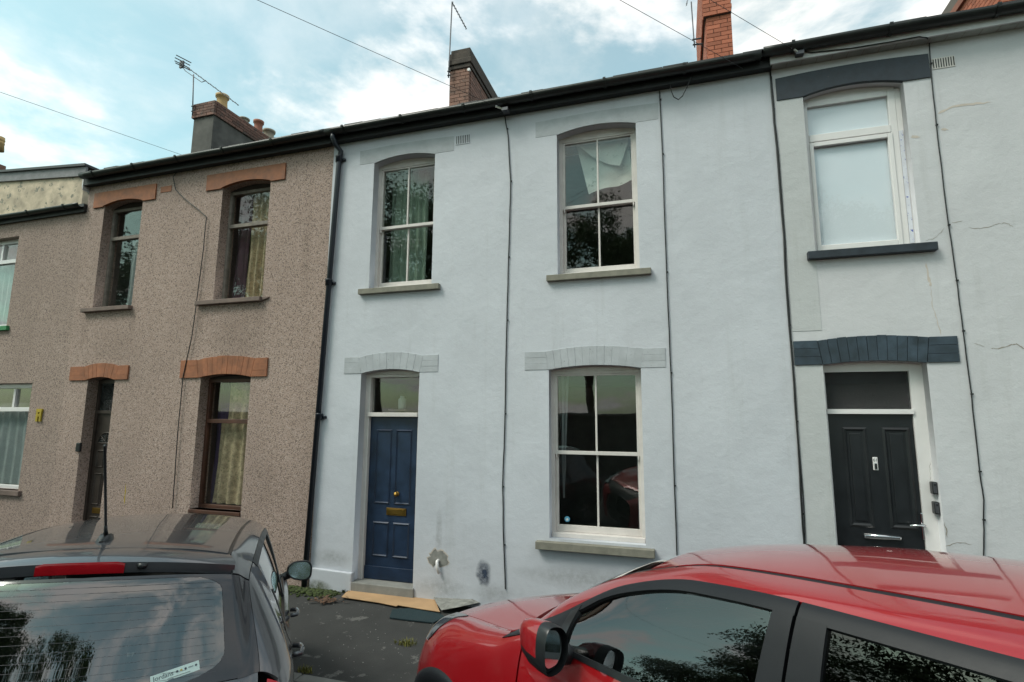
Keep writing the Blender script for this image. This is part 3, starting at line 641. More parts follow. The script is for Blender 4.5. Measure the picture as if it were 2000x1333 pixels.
M_dampf = stain_mat('faded_blue_black_stain', (0.035, 0.05, 0.085), 0.75); M_grimef = stain_mat('faded_grey_grime', (0.22, 0.21, 0.18)); M_greenf = stain_mat('faded_green_algae', (0.10, 0.115, 0.05), 0.6); M_rustf = stain_mat('faded_brown_run', (0.17, 0.125, 0.095), 0.10)
cx, cz = F(944, 1120); stain('dark_damp_stain', cx, cz, 0.10, 0.17, M_dampf, bw, FY-0.0022); cx, cz = F(965, 1160); stain('cement_stain', cx, cz, 0.30, 0.13, M_grimef, bw, FY-0.0016); cx, cz = F(860, 1150); stain('cement_stain', cx, cz, 0.40, 0.16, M_grimef, bw, FY-0.0016)
cx, cz = F(857, 1040); stain('grime_run', cx, cz, 0.05, 0.35, M_grimef, bw, FY-0.0016)
for q, rx_, rz_ in (((650, 1090), 0.35, 0.12), ((1130, 1130), 0.9, 0.14)): cx, cz = F(*q); stain('splash_grime', cx, cz, rx_, rz_, M_grimef, bw, FY-0.0019)
cx, cz = F(625, 1143); stain('algae_stain', cx, cz-0.02, 0.22, 0.10, M_greenf, blue, FY-0.0372)
cx, cz = F(950, 1133)

x0, z0 = F(604, 1148); x1, _ = F(688, 1150); _, z1 = F(640, 1112)
plb = obj('plinth', MB().prism([(XM+0.02, -0.2), (x1, -0.2), (x1, z1-0.01), (XM+0.02, z1+0.005)], FY-0.035, FY+0.05), M_blue, blue, bev=0.012)
roof_slope(blue, XM+0.002, XR-0.002, zg+0.03); shell(blue, XM, XR, ze)
gutter_run(blue, XM-0.02, XR-0.12, zg, r=0.066)
obj('fascia', MB().box(XM+0.002, XR-0.002, FY-0.095, FY-0.001, ze, zg+0.02), M_fascia, blue)
# downpipe at the party line
x0, z0 = F(650, 268, FY-0.17); pp = [Vector((x0, FY-0.17, zg-0.05)), Vector((x0, FY-0.17, zg-0.11)), Vector((x0+0.02, FY-0.12, zg-0.20)), Vector((x0+0.06, FY-0.05, zg-0.27))]
xa, za = F(662, 318, FY-0.05); xb, zb_ = F(597, 1088, FY-0.05); pp += [Vector((xa, FY-0.05, za)), Vector((xb, FY-0.05, 0.02))]
dp = obj('downpipe', MB().tube(pp, 0.036, 14), M_pipe, blue, True)
for q in ((662, 312), (642, 553), (623, 815)):
    xx, zz = F(*q, FY-0.05); obj('pipe_collar', MB().lathe([(0.036, -0.04), (0.046, -0.04), (0.046, 0.03), (0.05, 0.035), (0.05, 0.05), (0.036, 0.05)], (xx, FY-0.05, zz), 16).box(xx+0.01, xx+0.085, FY-0.03, FY+0.002, zz-0.018, zz+0.018), M_pipe, dp, True)

# ---------------- pale grey-white house on the right
wh = base('terraced_house', (XR, FY, 0)); tag(wh, 'pale grey-white painted house with black composite door and dark slate-painted lintels', 'house', 'terraced houses')
U = rbox(((1567.6, 189), (1592, 493)), ((1760, 160), (1802, 478))); Dd = rbox(((1604.6, 712.7), (1637, 1068)), ((1812, 708.6), (1846.5, 1076)))
zdb = F(1740, 1085)[1]-0.10
ww = wall_with_holes('wall', XR+0.001, XFR, -0.25, zwall+0.015, [U+(0.068,), (Dd[0], Dd[1], zdb, Dd[3], 0.032)], M_white, wh)
a, b, zb, zs = U; yw = FY+0.10; spl = F(1660, 262, yw)[1]
win, y = light_window(wh, a-0.015, b-0.05, zb+0.01, zs+0.01, 0.058, 0.10, M_upvc, spl, fw=0.07, gl=M_frost, proud=0.008)
sw = MB(); i_ = 0.075; sw.box(a-0.01+i_-0.015, a-0.015+i_+0.03, y-0.012, y+0.03, zb+0.03, spl-0.05); sw.box(b-0.05-i_-0.03, b-0.05-i_+0.015, y-0.012, y+0.03, zb+0.03, spl-0.05)
sw.box(a-0.015+i_+0.03, b-0.05-i_-0.03, y-0.011, y+0.03, zb+0.03, zb+0.10); sw.box(a-0.015+i_+0.03, b-0.05-i_-0.03, y-0.011, y+0.03, spl-0.10, spl-0.05)
obj('sash', sw, M_upvc, win, bev=0.006)
obj('window_paper', MB().box(a+0.02, b-0.09, y+0.045, y+0.048, zb+0.06, zs-0.02), M_film, win)
obj('foam_fill', MB().box(b-0.0495, b-0.001, FY+0.103, FY+0.16, zb+0.012, zs-0.012), M_upvc, win); obj('edge_tape', MB().box(b-0.049, b-0.012, FY+0.095, FY+0.10, zb+0.05, zb+(zs-zb)*0.72), M_tape, win)
x0 = F(1576, 505)[0]; x1 = F(1827, 486)[0]; obj('sill', MB().box(x0, x1, FY-0.07, FY+0.09, zb-0.085, zb), M_slatepaint, win, bev=0.006)
xa, xb = F(1515, 170)[0], F(1814, 127)[0]; zt = F(1514, 149)[1]; block_lintel(wh, xa, xb, (zt+F(1812.6, 107)[1])/2-0.02, a, b, zs, 0.068, zs-0.005, M_slatepaint, 0.014, 0.028)
a, b, zb, zs = Dd; xa, xb = F(1550.5, 690)[0], F(1871, 680)[0]; hl = F(1723, 653)[1]-zs-0.032
voussoir_lintel(wh, xa, xb, a, b, zs, zs, 0.032, hl*0.96, 11, M_slatebrick, proud=0.014, gap=0.004)
y = FY+0.12; ztr = F(1700, 803.5, y)[1]; fw = 0.06; bb = b-0.055
mb = MB(); mb.box(a-0.02, a+fw*0.62, y, y+0.09, zdb, zs); mb.box(bb-fw, bb+0.055, y, y+0.09, zdb, zs); head_board(mb, a-0.02, b+0.02, zs+0.0005, zs, 0.032, y+0.005, y+0.09)
mb.box(a+fw*0.62, bb-fw, y+0.001, y+0.089, zs-0.07, zs); mb.box(a+fw*0.62-0.005, bb-fw+0.005, y-0.018, y+0.088, ztr-0.028, ztr+0.02)
dfr = obj('door_frame', mb, M_upvc, wh, bev=0.006); pane(dfr, a+fw*0.62, bb-fw, y+0.03, ztr+0.0205, zs-0.0705, M_obscure)
lx0, lx1, lz0, lz1 = a+fw*0.62+0.003, bb-fw-0.003, zdb+0.05, ztr-0.032; yl = y+0.02
leaf = obj('door', MB().box(lx0, lx1, yl, yl+0.045, lz0, lz1), M_blackdoor, wh, bev=0.003); tag(leaf, 'black panelled composite door with chrome letterbox')
for c, (p, q) in enumerate((((1640, 835), (1700, 1030)), ((1722, 835), (1790, 1030)))):
    x0 = F(p[0]+ (12 if c == 0 else 8), 930, yl)[0]; x1 = F(q[0]- (0 if c == 0 else 5), 930, yl)[0]; z1 = F(1700, 835, yl)[1]; z0 = F(1700, 1031, yl)[1]
    panel_moulding(leaf, x0, x1, z0, z1, yl-0.001, M_blackdoor, False, 0.045)
    mbp = MB().box(x0+0.06, x1-0.06, yl-0.008, yl+0.003, z0+0.06, z1-0.06); obj('panel_field', mbp, M_blackdoor, leaf, bev=0.007)
x0, z0 = F(1686, 1056, yl); x1, z1 = F(1760, 1042, yl); zc = (z0+z1)/2; rr = 0.026
lbm = MB(); lbm.tube([(x0+0.01, yl-0.004, zc), (x1-0.01, yl-0.004, zc)], rr, 16); obj('letterbox', lbm, M_chrome, leaf, True)
obj('letter_flap', MB().box(x0+0.02, x1-0.02, yl-0.034, yl-0.026, zc-0.014, zc+0.014), M_chrome, leaf, bev=0.004)
hx, hz = F(1802, 1025, yl); hp = MB().box(hx-0.014, hx+0.014, yl-0.012, yl, hz-0.14, hz+0.11); obj('handle_plate', hp, M_chrome, leaf, bev=0.006)
obj('door_handle', MB().tube([(hx, yl-0.012, hz), (hx, yl-0.055, hz), (hx-0.03, yl-0.058, hz-0.002), (hx-0.125, yl-0.055, hz-0.008)], 0.010, 10), M_chrome, leaf, True)
nx_, nz_ = F(1709.5, 906, yl); obj('number_plate', MB().box(nx_-0.022, nx_+0.022, yl-0.008, yl, nz_-0.065, nz_+0.065), M_upvc, leaf, bev=0.008)
text_mesh('61', 0.042, Matrix.Translation((nx_-0.02, yl-0.0088, nz_+0.022)) @ Matrix.Rotation(R(90), 4, 'X'), M_ink, 'number_lettering', leaf)
mb = MB().box(nx_-0.012, nx_+0.012, yl-0.014, yl-0.0082, nz_-0.055, nz_+0.005); obj('knocker', mb, M_chrome, leaf, bev=0.003)
obj('threshold_step', MB().box(a-0.02, b+0.02, FY-0.03, y+0.1, -0.1, zdb+0.045), M_kerb, wh, bev=0.01)
for k, p in enumerate(((1832, 948), (1836, 990))):
    zz = F(1825, 953+k*39, FY+0.05)[1]
    kb = obj('key_safe', MB().box(b-0.045, b-0.001, FY+0.035, FY+0.105, zz-0.062, zz+0.055), M_blackplastic, None, bev=0.008)
    tag(kb, ('upper' if k == 0 else 'lower')+' black key safe box on the reveal beside the black door', 'key box', 'key safe boxes')
    obj('key_dial', MB().box(b-0.042, b-0.012, FY+0.031, FY+0.036, zz-0.05, zz+0.045), M_metal, kb, bev=0.006); obj('key_button', MB().lathe([(0, -0.004), (0.009, -0.004), (0.009, 0), (0, 0)], (b-0.027, FY+0.031, zz+0.028), 12, 'y'), M_blackplastic, kb)
air_brick(wh, (1819, 116), (1866, 130), M_wood, 9)
# grey-green cement band up the party line
xb0 = XR+0.035; xb1 = U[0]-0.002
obj('cement_band', MB().prism([(xb0, -0.2), (Dd[0]-0.002, -0.2), (Dd[0]-0.002, Dd[3]-0.01), (xb0, Dd[3]-0.01)], FY-0.004, FY+0.01), M_band, ww)
obj('cement_band', MB().prism([(xb0, Dd[3]+0.36), (xb1+0.01, Dd[3]+0.36), (xb1, U[3]-0.008), (xb0, U[3]-0.008)], FY-0.004, FY+0.01), M_band, ww)
def crack(pxs, wd=0.004, mt=None, name='crack'):
    pts = []
    for i in range(len(pxs)-1):
        for k in range(5):
            t = k/5; q = (pxs[i][0]+(pxs[i+1][0]-pxs[i][0])*t, pxs[i][1]+(pxs[i+1][1]-pxs[i][1])*t); x, z = F(*q)
            pts.append((x+random.uniform(-1, 1)*0.006, z+random.uniform(-1, 1)*0.006))
    pts.append(F(*pxs[-1])); mb = MB(); vs = []
    for i, (x, z) in enumerate(pts):
        a_, b_ = pts[max(0, i-1)], pts[min(len(pts)-1, i+1)]; d = Vector((b_[0]-a_[0], b_[1]-a_[1])).normalized(); ww_ = wd*0.65*random.uniform(0.3, 1)*(0.2 if i in (0, len(pts)-1) else 1)
        for s_ in (-1, 1):
            for yy in (FY-0.0015, FY+0.004): vs.append((x-d.y*ww_*s_, yy, z+d.x*ww_*s_))
    mb.add(vs, [(i*4, (i+1)*4, (i+1)*4+2, i*4+2) for i in range(len(pts)-1)]); return obj(name, mb, mt or M_crack, ww)
crack([(1857, 436), (1880, 432)]); crack([(1890, 444), (1915, 448), (1950, 438), (1965, 436), (1978, 444)], 0.005); crack([(1903, 671), (1924, 678)]); crack([(1935, 680), (1950, 682), (1975, 674), (1985, 673), (2000, 682)], 0.008)
crack([(1808, 470), (1825, 466), (1845, 445)]); crack([(1818, 560), (1822, 600), (1832, 630), (1838, 655)], 0.007, M_plaster, 'peeled_plaster'); crack([(1808, 515), (1815, 545), (1818, 560)], 0.02, M_plaster, 'peeled_plaster')
crack([(1832, 222), (1860, 208), (1900, 204), (1935, 200)], 0.022, M_plaster, 'peeled_plaster'); crack([(1838, 253), (1852, 254)], 0.03, M_plaster, 'peeled_plaster'); crack([(1780, 268), (1797, 268)], 0.03, M_plaster, 'peeled_plaster')
crack([(1847, 1068), (1870, 1060), (1898, 1064)], 0.006); crack([(1815, 900), (1817, 920), (1818, 945)], 0.003); crack([(1845, 1020), (1850, 1050)], 0.008)
roof_slope(wh, XR+0.002, XFR, zg+0.06); shell(wh, XR, XFR, ze)
gutter_run(wh, XR-0.10, XFR, zg+0.03, r=0.070)
obj('fascia', MB().box(XR-0.02, XFR, FY-0.12, FY-0.098, ze+0.015, zg+0.03), M_whitefascia, wh)
mb = MB(); mb.box(XR-0.02, XFR, FY-0.098, FY-0.001, ze+0.012, ze+0.022); sf = obj('soffit', mb, M_soffit, wh)
mb = MB(); x = XR
while x < XFR-0.1: mb.box(x, x+0.006, FY-0.10, FY-0.001, ze+0.0105, ze+0.0118); x += 0.15
obj('soffit_joint', mb, M_crack, sf)

# ---------------- brown pebbledashed house
br = base('terraced_house', (XL, FY, 0)); tag(br, 'brown pebbledashed house with terracotta painted lintels and lace curtains', 'house', 'terraced houses')
B = {}
B['ul'] = rbox(((205, 403), (180, 603)), ((280, 391), (256, 597))); B['ur'] = rbox(((434, 368), (418, 586)), ((530, 352), (511, 582)))
B['d'] = rbox(((166, 743), (148, 993)), ((225, 741), (196, 993))); B['g'] = rbox(((392, 737), (370, 995)), ((492, 736), (468, 1001)))
B['d'] = (B['d'][0], B['d'][1], 0.05, B['d'][3])
brw = wall_with_holes('wall', XL, XM-0.001, -0.25, zwall+0.002, [B['ul']+(0.075,), B['ur']+(0.065,), B['d']+(0.05,), B['g']+(0.045,)], M_peb, br)
for key, sp, mt in (('ul', (245, 465), M_greywood), ('ur', (480, 440), M_greywood), ('g', (440, 823), M_brownwood)):
    a, b, zb, zs = B[key]; dep = 0.15; spz = F(*sp, FY+dep)[1]
    win, y = light_window(br, a-0.01, b+0.01, zb, zs, 0.075 if key == 'ul' else 0.065 if key == 'ur' else 0.045, dep, mt, spz, fw=0.05, proud=0.012, headmt=M_darkhead)
    if key != 'g':
        sx0, sx1 = a-0.17 if key == 'ul' else F(388, 590)[0], b+0.03 if key == 'ul' else b+0.02
        mb = MB().box(sx0, sx1, FY-0.075, FY+0.15, zb-0.07, zb-0.003)
        if key == 'ur': mb.prism([(sx1, zb-0.06), (sx1+0.10, zb-0.035), (sx1+0.12, zb-0.01), (sx1, zb-0.003)], FY-0.03, FY+0.02)
        obj('sill', mb, M_brownsill, win, bev=0.008)
        if key == 'ul':
            curtain(win, a+0.32, b+0.05, zb+0.05, spz, y+0.16, M_netblue, n=4)
        else:
            curtain(win, a-0.02, a+0.24, zb+0.02, zs, y+0.22, M_mauve, n=2); curtain(win, a+0.30, b+0.05, zb+0.02, zs, y+0.16, M_lace, n=6)
    else:
        sill(win, a, b, zb, 0.05, M_brownwood, 0.02, 0.15)
        curtain(win, a-0.02, a+0.20, zb+0.02, zs, y+0.22, M_purple, n=2); curtain(win, a+0.16, b+0.05, zb+0.05, spz, y+0.14, M_lace, n=5, taper=-0.1); curtain(win, a+0.25, b+0.05, spz, zs, y+0.16, M_lace, n=4)
a, b, zb, zs = B['d']; y = FY+0.17; ztr = F(203, 805, y)[1]
mb = MB(); fw = 0.05; mb.box(a, a+fw, y, y+0.08, zb, zs); mb.box(b-fw, b, y, y+0.08, zb, zs); head_board(mb, a, b, zs+0.0005, zs, 0.05, y+0.004, y+0.08); mb.box(a+fw, b-fw, y+0.001, y+0.079, zs-0.05, zs); mb.box(a+fw, b-fw, y-0.01, y+0.079, ztr-0.025, ztr+0.025)
dfr = obj('door_frame', mb, M_browndoor, br, bev=0.004); pane(dfr, a+fw, b-fw, y+0.03, ztr+0.0255, zs-0.0505, M_obscure)
lx0, lx1, lz0, lz1 = a+fw+0.002, b-fw-0.002, zb+0.03, ztr-0.027; yl = y+0.02; wd = lx1-lx0; hd = lz1-lz0
leaf = obj('door', MB().box(lx0, lx1, yl, yl+0.045, lz0, lz1), M_browndoor, br, bev=0.003); tag(leaf, 'dark brown door with fan-shaped light')
cxd = (lx0+lx1)/2; rf_ = wd*0.36; zf = lz0+hd*0.78
fl = [(cxd+rf_*math.cos(math.pi*k/14), zf+rf_*0.95*math.sin(math.pi*k/14)) for k in range(15)]
obj('fan_light', MB().prism(fl, yl-0.003, yl+0.01), M_obscure, leaf)
fm = MB()
for k in range(3):
    an = math.pi*(k+1)/4; fm.tube([(cxd+0.05*math.cos(an), yl-0.006, zf+0.05*math.sin(an)), (cxd+rf_*math.cos(an), yl-0.006, zf+rf_*0.95*math.sin(an))], 0.008, 6)
fm.tube([(p, yl-0.004, q) for p, q in fl]+[(fl[0][0], yl-0.004, fl[0][1])], 0.012, 6); obj('fan_bars', fm, M_browndoor, leaf)
for k, (z0, z1) in enumerate(((0.60, 0.73), (0.33, 0.56), (0.07, 0.25))):
    for s_ in (0, 1): panel_moulding(leaf, lx0+wd*(0.13+0.39*s_), lx0+wd*(0.48+0.39*s_), lz0+hd*z0, lz0+hd*z1, yl-0.001, M_browndoor, False)
obj('letterbox', MB().box(cxd-0.13, cxd+0.13, yl-0.012, yl-0.001, lz0+hd*0.27, lz0+hd*0.31), M_brass, leaf, bev=0.003)
obj('threshold_step', MB().box(a-0.02, b+0.02, FY-0.02, y+0.1, -0.1, zb+0.025), M_kerb, br, bev=0.01)
for key, pa, pb, n in (('d', (139, 729), (252.5, 724), 8), ('g', (354.5, 720), (523.5, 716), 11)):
    a, b, zb, zs = B[key]; xa, xb = F(*pa)[0], F(*pb)[0]; h_ = F(*((pa[0], 716) if key == 'd' else (355, 702)))[1]-F(*((pa[0], 743) if key == 'd' else (354, 737)))[1]
    voussoir_lintel(br, xa, xb, a-0.03, b+0.01, zs, zs-0.005, 0.048, h_*0.98, n, M_terra, proud=0.022, gap=0.0025)
for key, pa, pb in (('ul', (186, 390), (306, 374)), ('ur', (405.5, 357), (559, 331))):
    a, b, zb, zs = B[key]; xa, xb = F(*pa)[0], F(*pb)[0]; zt = (F(187, 377)[1]+F(307, 362)[1])/2 if key == 'ul' else (F(406, 346)[1]+F(560, 317)[1])/2
    block_lintel(br, xa, xb, zt, a-0.01, b+0.01, zs-0.004, 0.065, zs-0.02, M_terra, 0.022)
x0, z1 = F(315, 366); x1, z0 = F(335, 374); obj('air_brick', MB().box(x0, x1, FY-0.006, FY+0.02, z0, z1), M_terra, br)
for q, rx_, rz_ in (((165, 640), 0.10, 0.45), ((258, 632), 0.10, 0.45), ((392, 615), 0.10, 0.4), ((508, 605), 0.14, 0.45), ((470, 660), 0.6, 0.5), ((220, 680), 0.5, 0.35), ((600, 480), 0.12, 1.0), ((520, 950), 0.4, 0.5)):
    cx, cz = F(*q); stain('damp_run', cx, cz, rx_, rz_, M_rustf, brw, FY-0.0016)
roof_slope(br, XL+0.002, XM-0.002, zg+0.03); shell(br, XL, XM, ze)
gutter_run(br, F(160, 345, FY-0.17)[0], XM-0.022, zg+0.002, r=0.066)
obj('fascia', MB().box(XL-0.02, XM-0.001, FY-0.095, FY-0.001, ze-0.015, zg+0.01), M_fascia, br)
obj('eaves_end', MB().prism([(XL-0.05, ze-0.02), (XL-0.022, ze-0.10), (XL-0.021, zg+0.02), (XL-0.05, zg+0.02)], FY-0.10, FY+0.6), M_whitefascia, br)
ix, iz = F(153, 874, FY-0.02); tag(obj('door_intercom', MB().box(ix-0.045, ix+0.045, FY-0.035, FY+0.005, iz-0.07, iz+0.07), M_blackplastic, None, bev=0.012), 'small black doorbell box on brown pebbledash by the dark brown door', 'doorbell')
ox, oz = F(243, 965); crack([(246, 945), (243, 985)], 0.02, M_yellow, 'paint_smear')

# ---------------- lower house at the far left
fl_ = base('terraced_house', (XFL, FY, 0)); tag(fl_, 'lower pebbledashed house with green sill and cream gable wall behind its gutter', 'house', 'terraced houses')
zgl = (F(0, 432)[1]+F(170, 399)[1])/2
FU = rbox(((-75, 478), (-100, 650)), ((37, 460), (14, 632))); FG = rbox(((-120, 752), (-140, 955)), ((62, 748), (38, 950)))
wall_with_holes('wall', XFL, XL-0.001, -0.25, zgl-0.05, [FU+(0.0,), FG+(0.0,)], M_peb2, fl_)
for q, sp, mt in ((FU, (15, 512), M_upvc), (FG, (30, 800), M_upvc)):
    a, b, zb, zs = q; spz = F(*sp, FY+0.11)[1]
    win, y = light_window(fl_, a-0.01, b+0.01, zb, zs, 0.0, 0.11, mt, spz, fw=0.06, proud=0.01)
    cxm = b-0.62; obj('mullion', MB().box(cxm, cxm+0.05, y-0.004, y+0.06, spz+0.04, zs-0.09), mt, win)
    sill(win, a-0.06, b+0.09, zb, 0.08, M_greensill if q is FU else M_brownsill, 0.05)
    curtain(win, a, b+0.02, zb+0.05, spz if q is FG else zs, y+0.15, M_netblue, n=12)
gutter_run(fl_, XFL, XL-0.01, zgl, y=FY-0.10, r=0.055)
obj('fascia', MB().box(XFL, XL-0.002, FY-0.045, FY-0.001, zgl-0.12, zgl), M_fascia, fl_)
shell(fl_, XFL, XL, zgl-0.08, depth=2.2, zfl=2.4)
mb = MB(); mb.prism([(XFL, zgl-0.05), (XL-0.004, zgl-0.05), (XL-0.004, zgl+0.02), (XFL, zgl+0.02)], FY-0.06, FY+2.2); obj('roof', mb, M_slate, fl_)
GY = FY+2.25
GX0 = XFL-6
t0 = F(-160, 366, GY); t1 = F(166, 343, GY)
gw = obj('gable_wall', MB().prism([(GX0, 0), (t1[0], 0), (t1[0], t1[1]), (GX0, t1[1]+(t0[1]-t1[1])/(t0[0]-t1[0])*(GX0-t1[0]))], GY, GY+4), M_cream, fl_)
sl_ = (t0[1]-t1[1])/(t0[0]-t1[0])
bgx0, bgx1 = GX0, t1[0]+0.08
def gz(x): return t1[1]+sl_*(x-t1[0])
obj('barge_board', MB().prism([(bgx0, gz(bgx0)-0.03), (bgx1, gz(bgx1)-0.03), (bgx1, gz(bgx1)+0.20), (bgx0, gz(bgx0)+0.20)], GY-0.05, GY-0.002), M_barge, fl_)
rfm = MB().prism([(bgx0, gz(bgx0)+0.201), (bgx1+0.02, gz(bgx1)+0.201), (bgx1+0.02, gz(bgx1)+0.26), (bgx0, gz(bgx0)+0.26)], GY-0.10, GY+4.05); obj('roof_edge', rfm, M_slate, fl_)
x, z = F(80, 812); yb = MB(); yb.box(x-0.085, x+0.05, FY-0.03, FY-0.003, z+0.055, z+0.11).box(x-0.085, x-0.035, FY-0.028, FY-0.003, z-0.10, z+0.054).box(x+0.0, x+0.04, FY-0.029, FY-0.003, z-0.10, z+0.054).box(x-0.034, x-0.001, FY-0.03, FY-0.003, z-0.02, z+0.02)
tag(obj('wall_bracket', yb, M_yellow, None, bev=0.004), 'small yellow H-shaped bracket on the far pebbledash wall', 'bracket')

# ------------------------------------------------------------------ chimneys (parts of their houses)
def brick_faces(chim, x0, x1, y0, y1, z0, z1, mt, faces, bl=0.225, bh=0.075, g=0.010, proud=0.006):
    rows = max(1, round((z1-z0)/bh)); bh = (z1-z0)/rows; cache = {}
    def put(w_, d_, cx, cy, cz):
        key = (round(w_, 3), round(d_, 3))
        if key not in cache: cache[key] = MB().box(-w_/2, w_/2, -d_/2, d_/2, -(bh-g)/2, (bh-g)/2).mesh('brick')
        o = link('brick', cache[key], mt, chim); o.location = (cx, cy, cz)
    for r_ in range(rows):
        z = z0+(r_+0.5)*bh
        for f in faces:
            L0, L1 = (x0, x1) if f == 'f' else (y0+0.06, y1)
            p = L0 - (bl/2 if (r_+(f != 'f')) % 2 else 0)
            while p < L1-0.02:
                a, b = max(p, L0), min(p+bl, L1); p += bl
                if b-a < 0.05: continue
                c, wd = (a+b)/2, b-a-g
                if f == 'f': put(wd, 0.10, c, y0+0.05-proud, z)
                elif f == 'l': put(0.10, wd, x0+0.05-proud, c, z)
                else: put(0.10, wd, x1-0.05+proud, c, z)
def pot(chim, x, y, z, r, h, mt):
    obj('chimney_pot', MB().lathe([(r*1.05, 0), (r*1.05, 0.03), (r*0.92, 0.06), (r*0.78, h*0.55), (r*0.80, h*0.82), (r*1.0, h*0.86), (r*1.02, h), (r*0.8, h), (r*0.75, h*0.9), (0.0, h*0.88)], (x, y, z), 18), mt, chim, True)
def off(chim):  # pieces placed by location under a chimney mesh that carries the house offset need none themselves
    return chim
CY = 8.8
# brown house: rendered stack, brick top, pots
x0 = F(374, 280, CY)[0]; x1 = F(413, 280, CY)[0]; zc0 = F(376.7, 233.7, CY)[1]; zc1 = F(378, 207, CY)[1]; yb_ = CY+2.3
ch = obj('chimney', MB().box(x0, x1, CY, yb_, 6.4, zc0), M_cement, br, bev=0.01)
mb = MB().box(x0-0.025, x1+0.025, CY-0.025, yb_, zc0+0.001, zc1); obj('brick_core', mb, M_mortar, ch)
brick_faces(ch, x0-0.035, x1+0.035, CY-0.035, yb_+0.03, zc0+0.002, zc1, M_bricksoot, 'flr')
obj('flaunching', MB().box(x0+0.02, x1-0.02, CY+0.02, yb_-0.02, zc1, zc1+0.05), M_cement, ch, bev=0.02)
xm = (x0+x1)/2
for yy, mt, r_, h_ in ((CY+0.45, M_potyellow, 0.15, 0.42), (CY+1.15, M_potgrey, 0.13, 0.22), (CY+1.62, M_potred, 0.13, 0.42), (CY+2.0, M_potgrey, 0.16, 0.36)):
    pot(ch, xm, yy, zc1+0.045, r_, h_, mt)
# blue house: sooty brick stack with stepped cap
x0 = F(877.5, 180, CY)[0]; x1 = F(916, 175, CY)[0]; zc0 = F(878, 140, CY)[1]; zc1 = F(881, 110, CY)[1]; yb_ = CY+1.7
ch = obj('chimney', MB().box(x0+0.01, x1-0.01, CY+0.01, yb_, 6.4, zc0), M_mortar, blue); brick_faces(ch, x0, x1, CY, yb_, 7.0, zc0, M_brickold, 'flr')
mb = MB(); mb.box(x0-0.03, x1+0.03, CY-0.03, yb_+0.03, zc0+0.001, zc0+0.085); mb.box(x0-0.015, x1+0.055, CY-0.055, yb_+0.055, zc0+0.086, zc0+0.20); mb.box(x0+0.0, x1+0.03, CY-0.03, yb_+0.03, zc0+0.201, zc1+0.02); mb.box(x0+0.02, x1+0.012, CY-0.012, yb_+0.01, zc1+0.021, zc1+0.10)
obj('chimney_cap', mb, M_capstone, ch, bev=0.012)
lx, lz = F(916, 137, CY-0.05); obj('cable_fixing', MB().lathe([(0, -0.02), (0.03, -0.02), (0.03, 0.02), (0, 0.02)], (lx, CY-0.05, lz), 12, 'y'), M_upvc, ch)
# white house: orange-red brick stack
x0 = F(1381, 90, CY)[0]; x1 = F(1432, 90, CY)[0]; zc0 = F(1376, 37, CY)[1]; yb_ = CY+2.2
ch = obj('chimney', MB().box(x0+0.012, x1-0.012, CY+0.012, yb_, 6.4, zc0), M_mortar, wh); brick_faces(ch, x0, x1, CY, yb_, 7.05, zc0, M_brickred, 'fl')
obj('corbel_core', MB().box(x0-0.03, x1+0.0, CY-0.03, yb_+0.03, zc0+0.001, zc0+1.3), M_mortar, ch)
brick_faces(ch, x0-0.045, x1+0.012, CY-0.045, yb_, zc0+0.002, zc0+0.302, M_brickred, 'fl'); brick_faces(ch, x0-0.04, x1-0.02, CY-0.04, yb_, zc0+0.303, zc0+1.29, M_brickred, 'fl')
# next stack at the right end of the terrace
x0 = F(1958, 5, CY)[0]; x1 = x0+0.62
ch = obj('chimney', MB().box(x0+0.012, x1, CY+0.012, CY+2.2, 6.4, 9.4), M_mortar, wh); brick_faces(ch, x0, x1, CY, CY+2.2, 6.9, 9.0, M_brickred, 'fl')
obj('chimney_cap', MB().box(x0-0.05, x1+0.05, CY-0.05, CY+2.25, 9.001, 9.12), M_potred, ch)
# far-left stack
fy = 9.4; x1 = F(12, 300, fy+1.05)[0]; zt = F(18, 276, fy)[1]; zmid = F(10, 297, fy)[1]
ch = obj('chimney', MB().box(x1-0.7, x1, fy, fy+1.0, 4.5, zmid), M_cement, fl_)
mb = MB(); mb.box(x1-0.74, x1+0.05, fy-0.05, fy+1.05, zmid+0.001, zmid+0.07); mb.box(x1-0.77, x1+0.09, fy-0.09, fy+1.09, zmid+0.071, zmid+0.13); mb.box(x1-0.74, x1+0.07, fy-0.07, fy+1.07, zmid+0.131, zt+0.02); obj('chimney_cap', mb, M_brickold, ch, bev=0.01)
px_ = F(2, 255, fy+0.3)[0]; pt_ = MB().lathe([(0.14, 0), (0.12, 0.2), (0.13, 0.21), (0.13, 0.25), (0.12, 0.26), (0.12, 0.30), (0.13, 0.31), (0.13, 0.35), (0.12, 0.36), (0.12, 0.42), (0.1, 0.43), (0, 0.43)], (px_, fy+0.3, zt+0.02), 18); obj('chimney_pot', pt_, M_potyellow, ch, True)

# ------------------------------------------------------------------ aerials
def aerial(name, label, mast, boom, Y, nel, elen, rad=0.012, bracket=None, dy=0.0):
    a = base(name, F3(*mast[0], Y)); tag(a, label, 'aerial', 'television aerials')
    obj('mast', MB().tube([F3(*p, Y) for p in mast], rad, 8), M_metal, a, True)
    p, q = F3(*boom[0], Y-0.02), F3(*boom[1], Y-0.02+dy); bo = obj('boom', MB().tube([p, q], rad*0.8, 6), M_metal, a)
    for i in range(nel):
        t = (i+0.6)/nel; c = p.lerp(q, t); d = (q-p).normalized(); s_ = Vector((0.35, -1, 0.1)); s_ = (s_-d*s_.dot(d)).normalized()*elen*(1.3 if i == 0 else 1)
        obj('element', MB().tube([c-s_, c+s_], rad*0.35, 5), M_metal, a)
    if bracket:
        b = MB()
        for q in bracket: b.tube([F3(*q[0], Y), F3(*q[1], Y)], 0.014, 6)
        obj('bracket', b, M_metal, a)
    return a
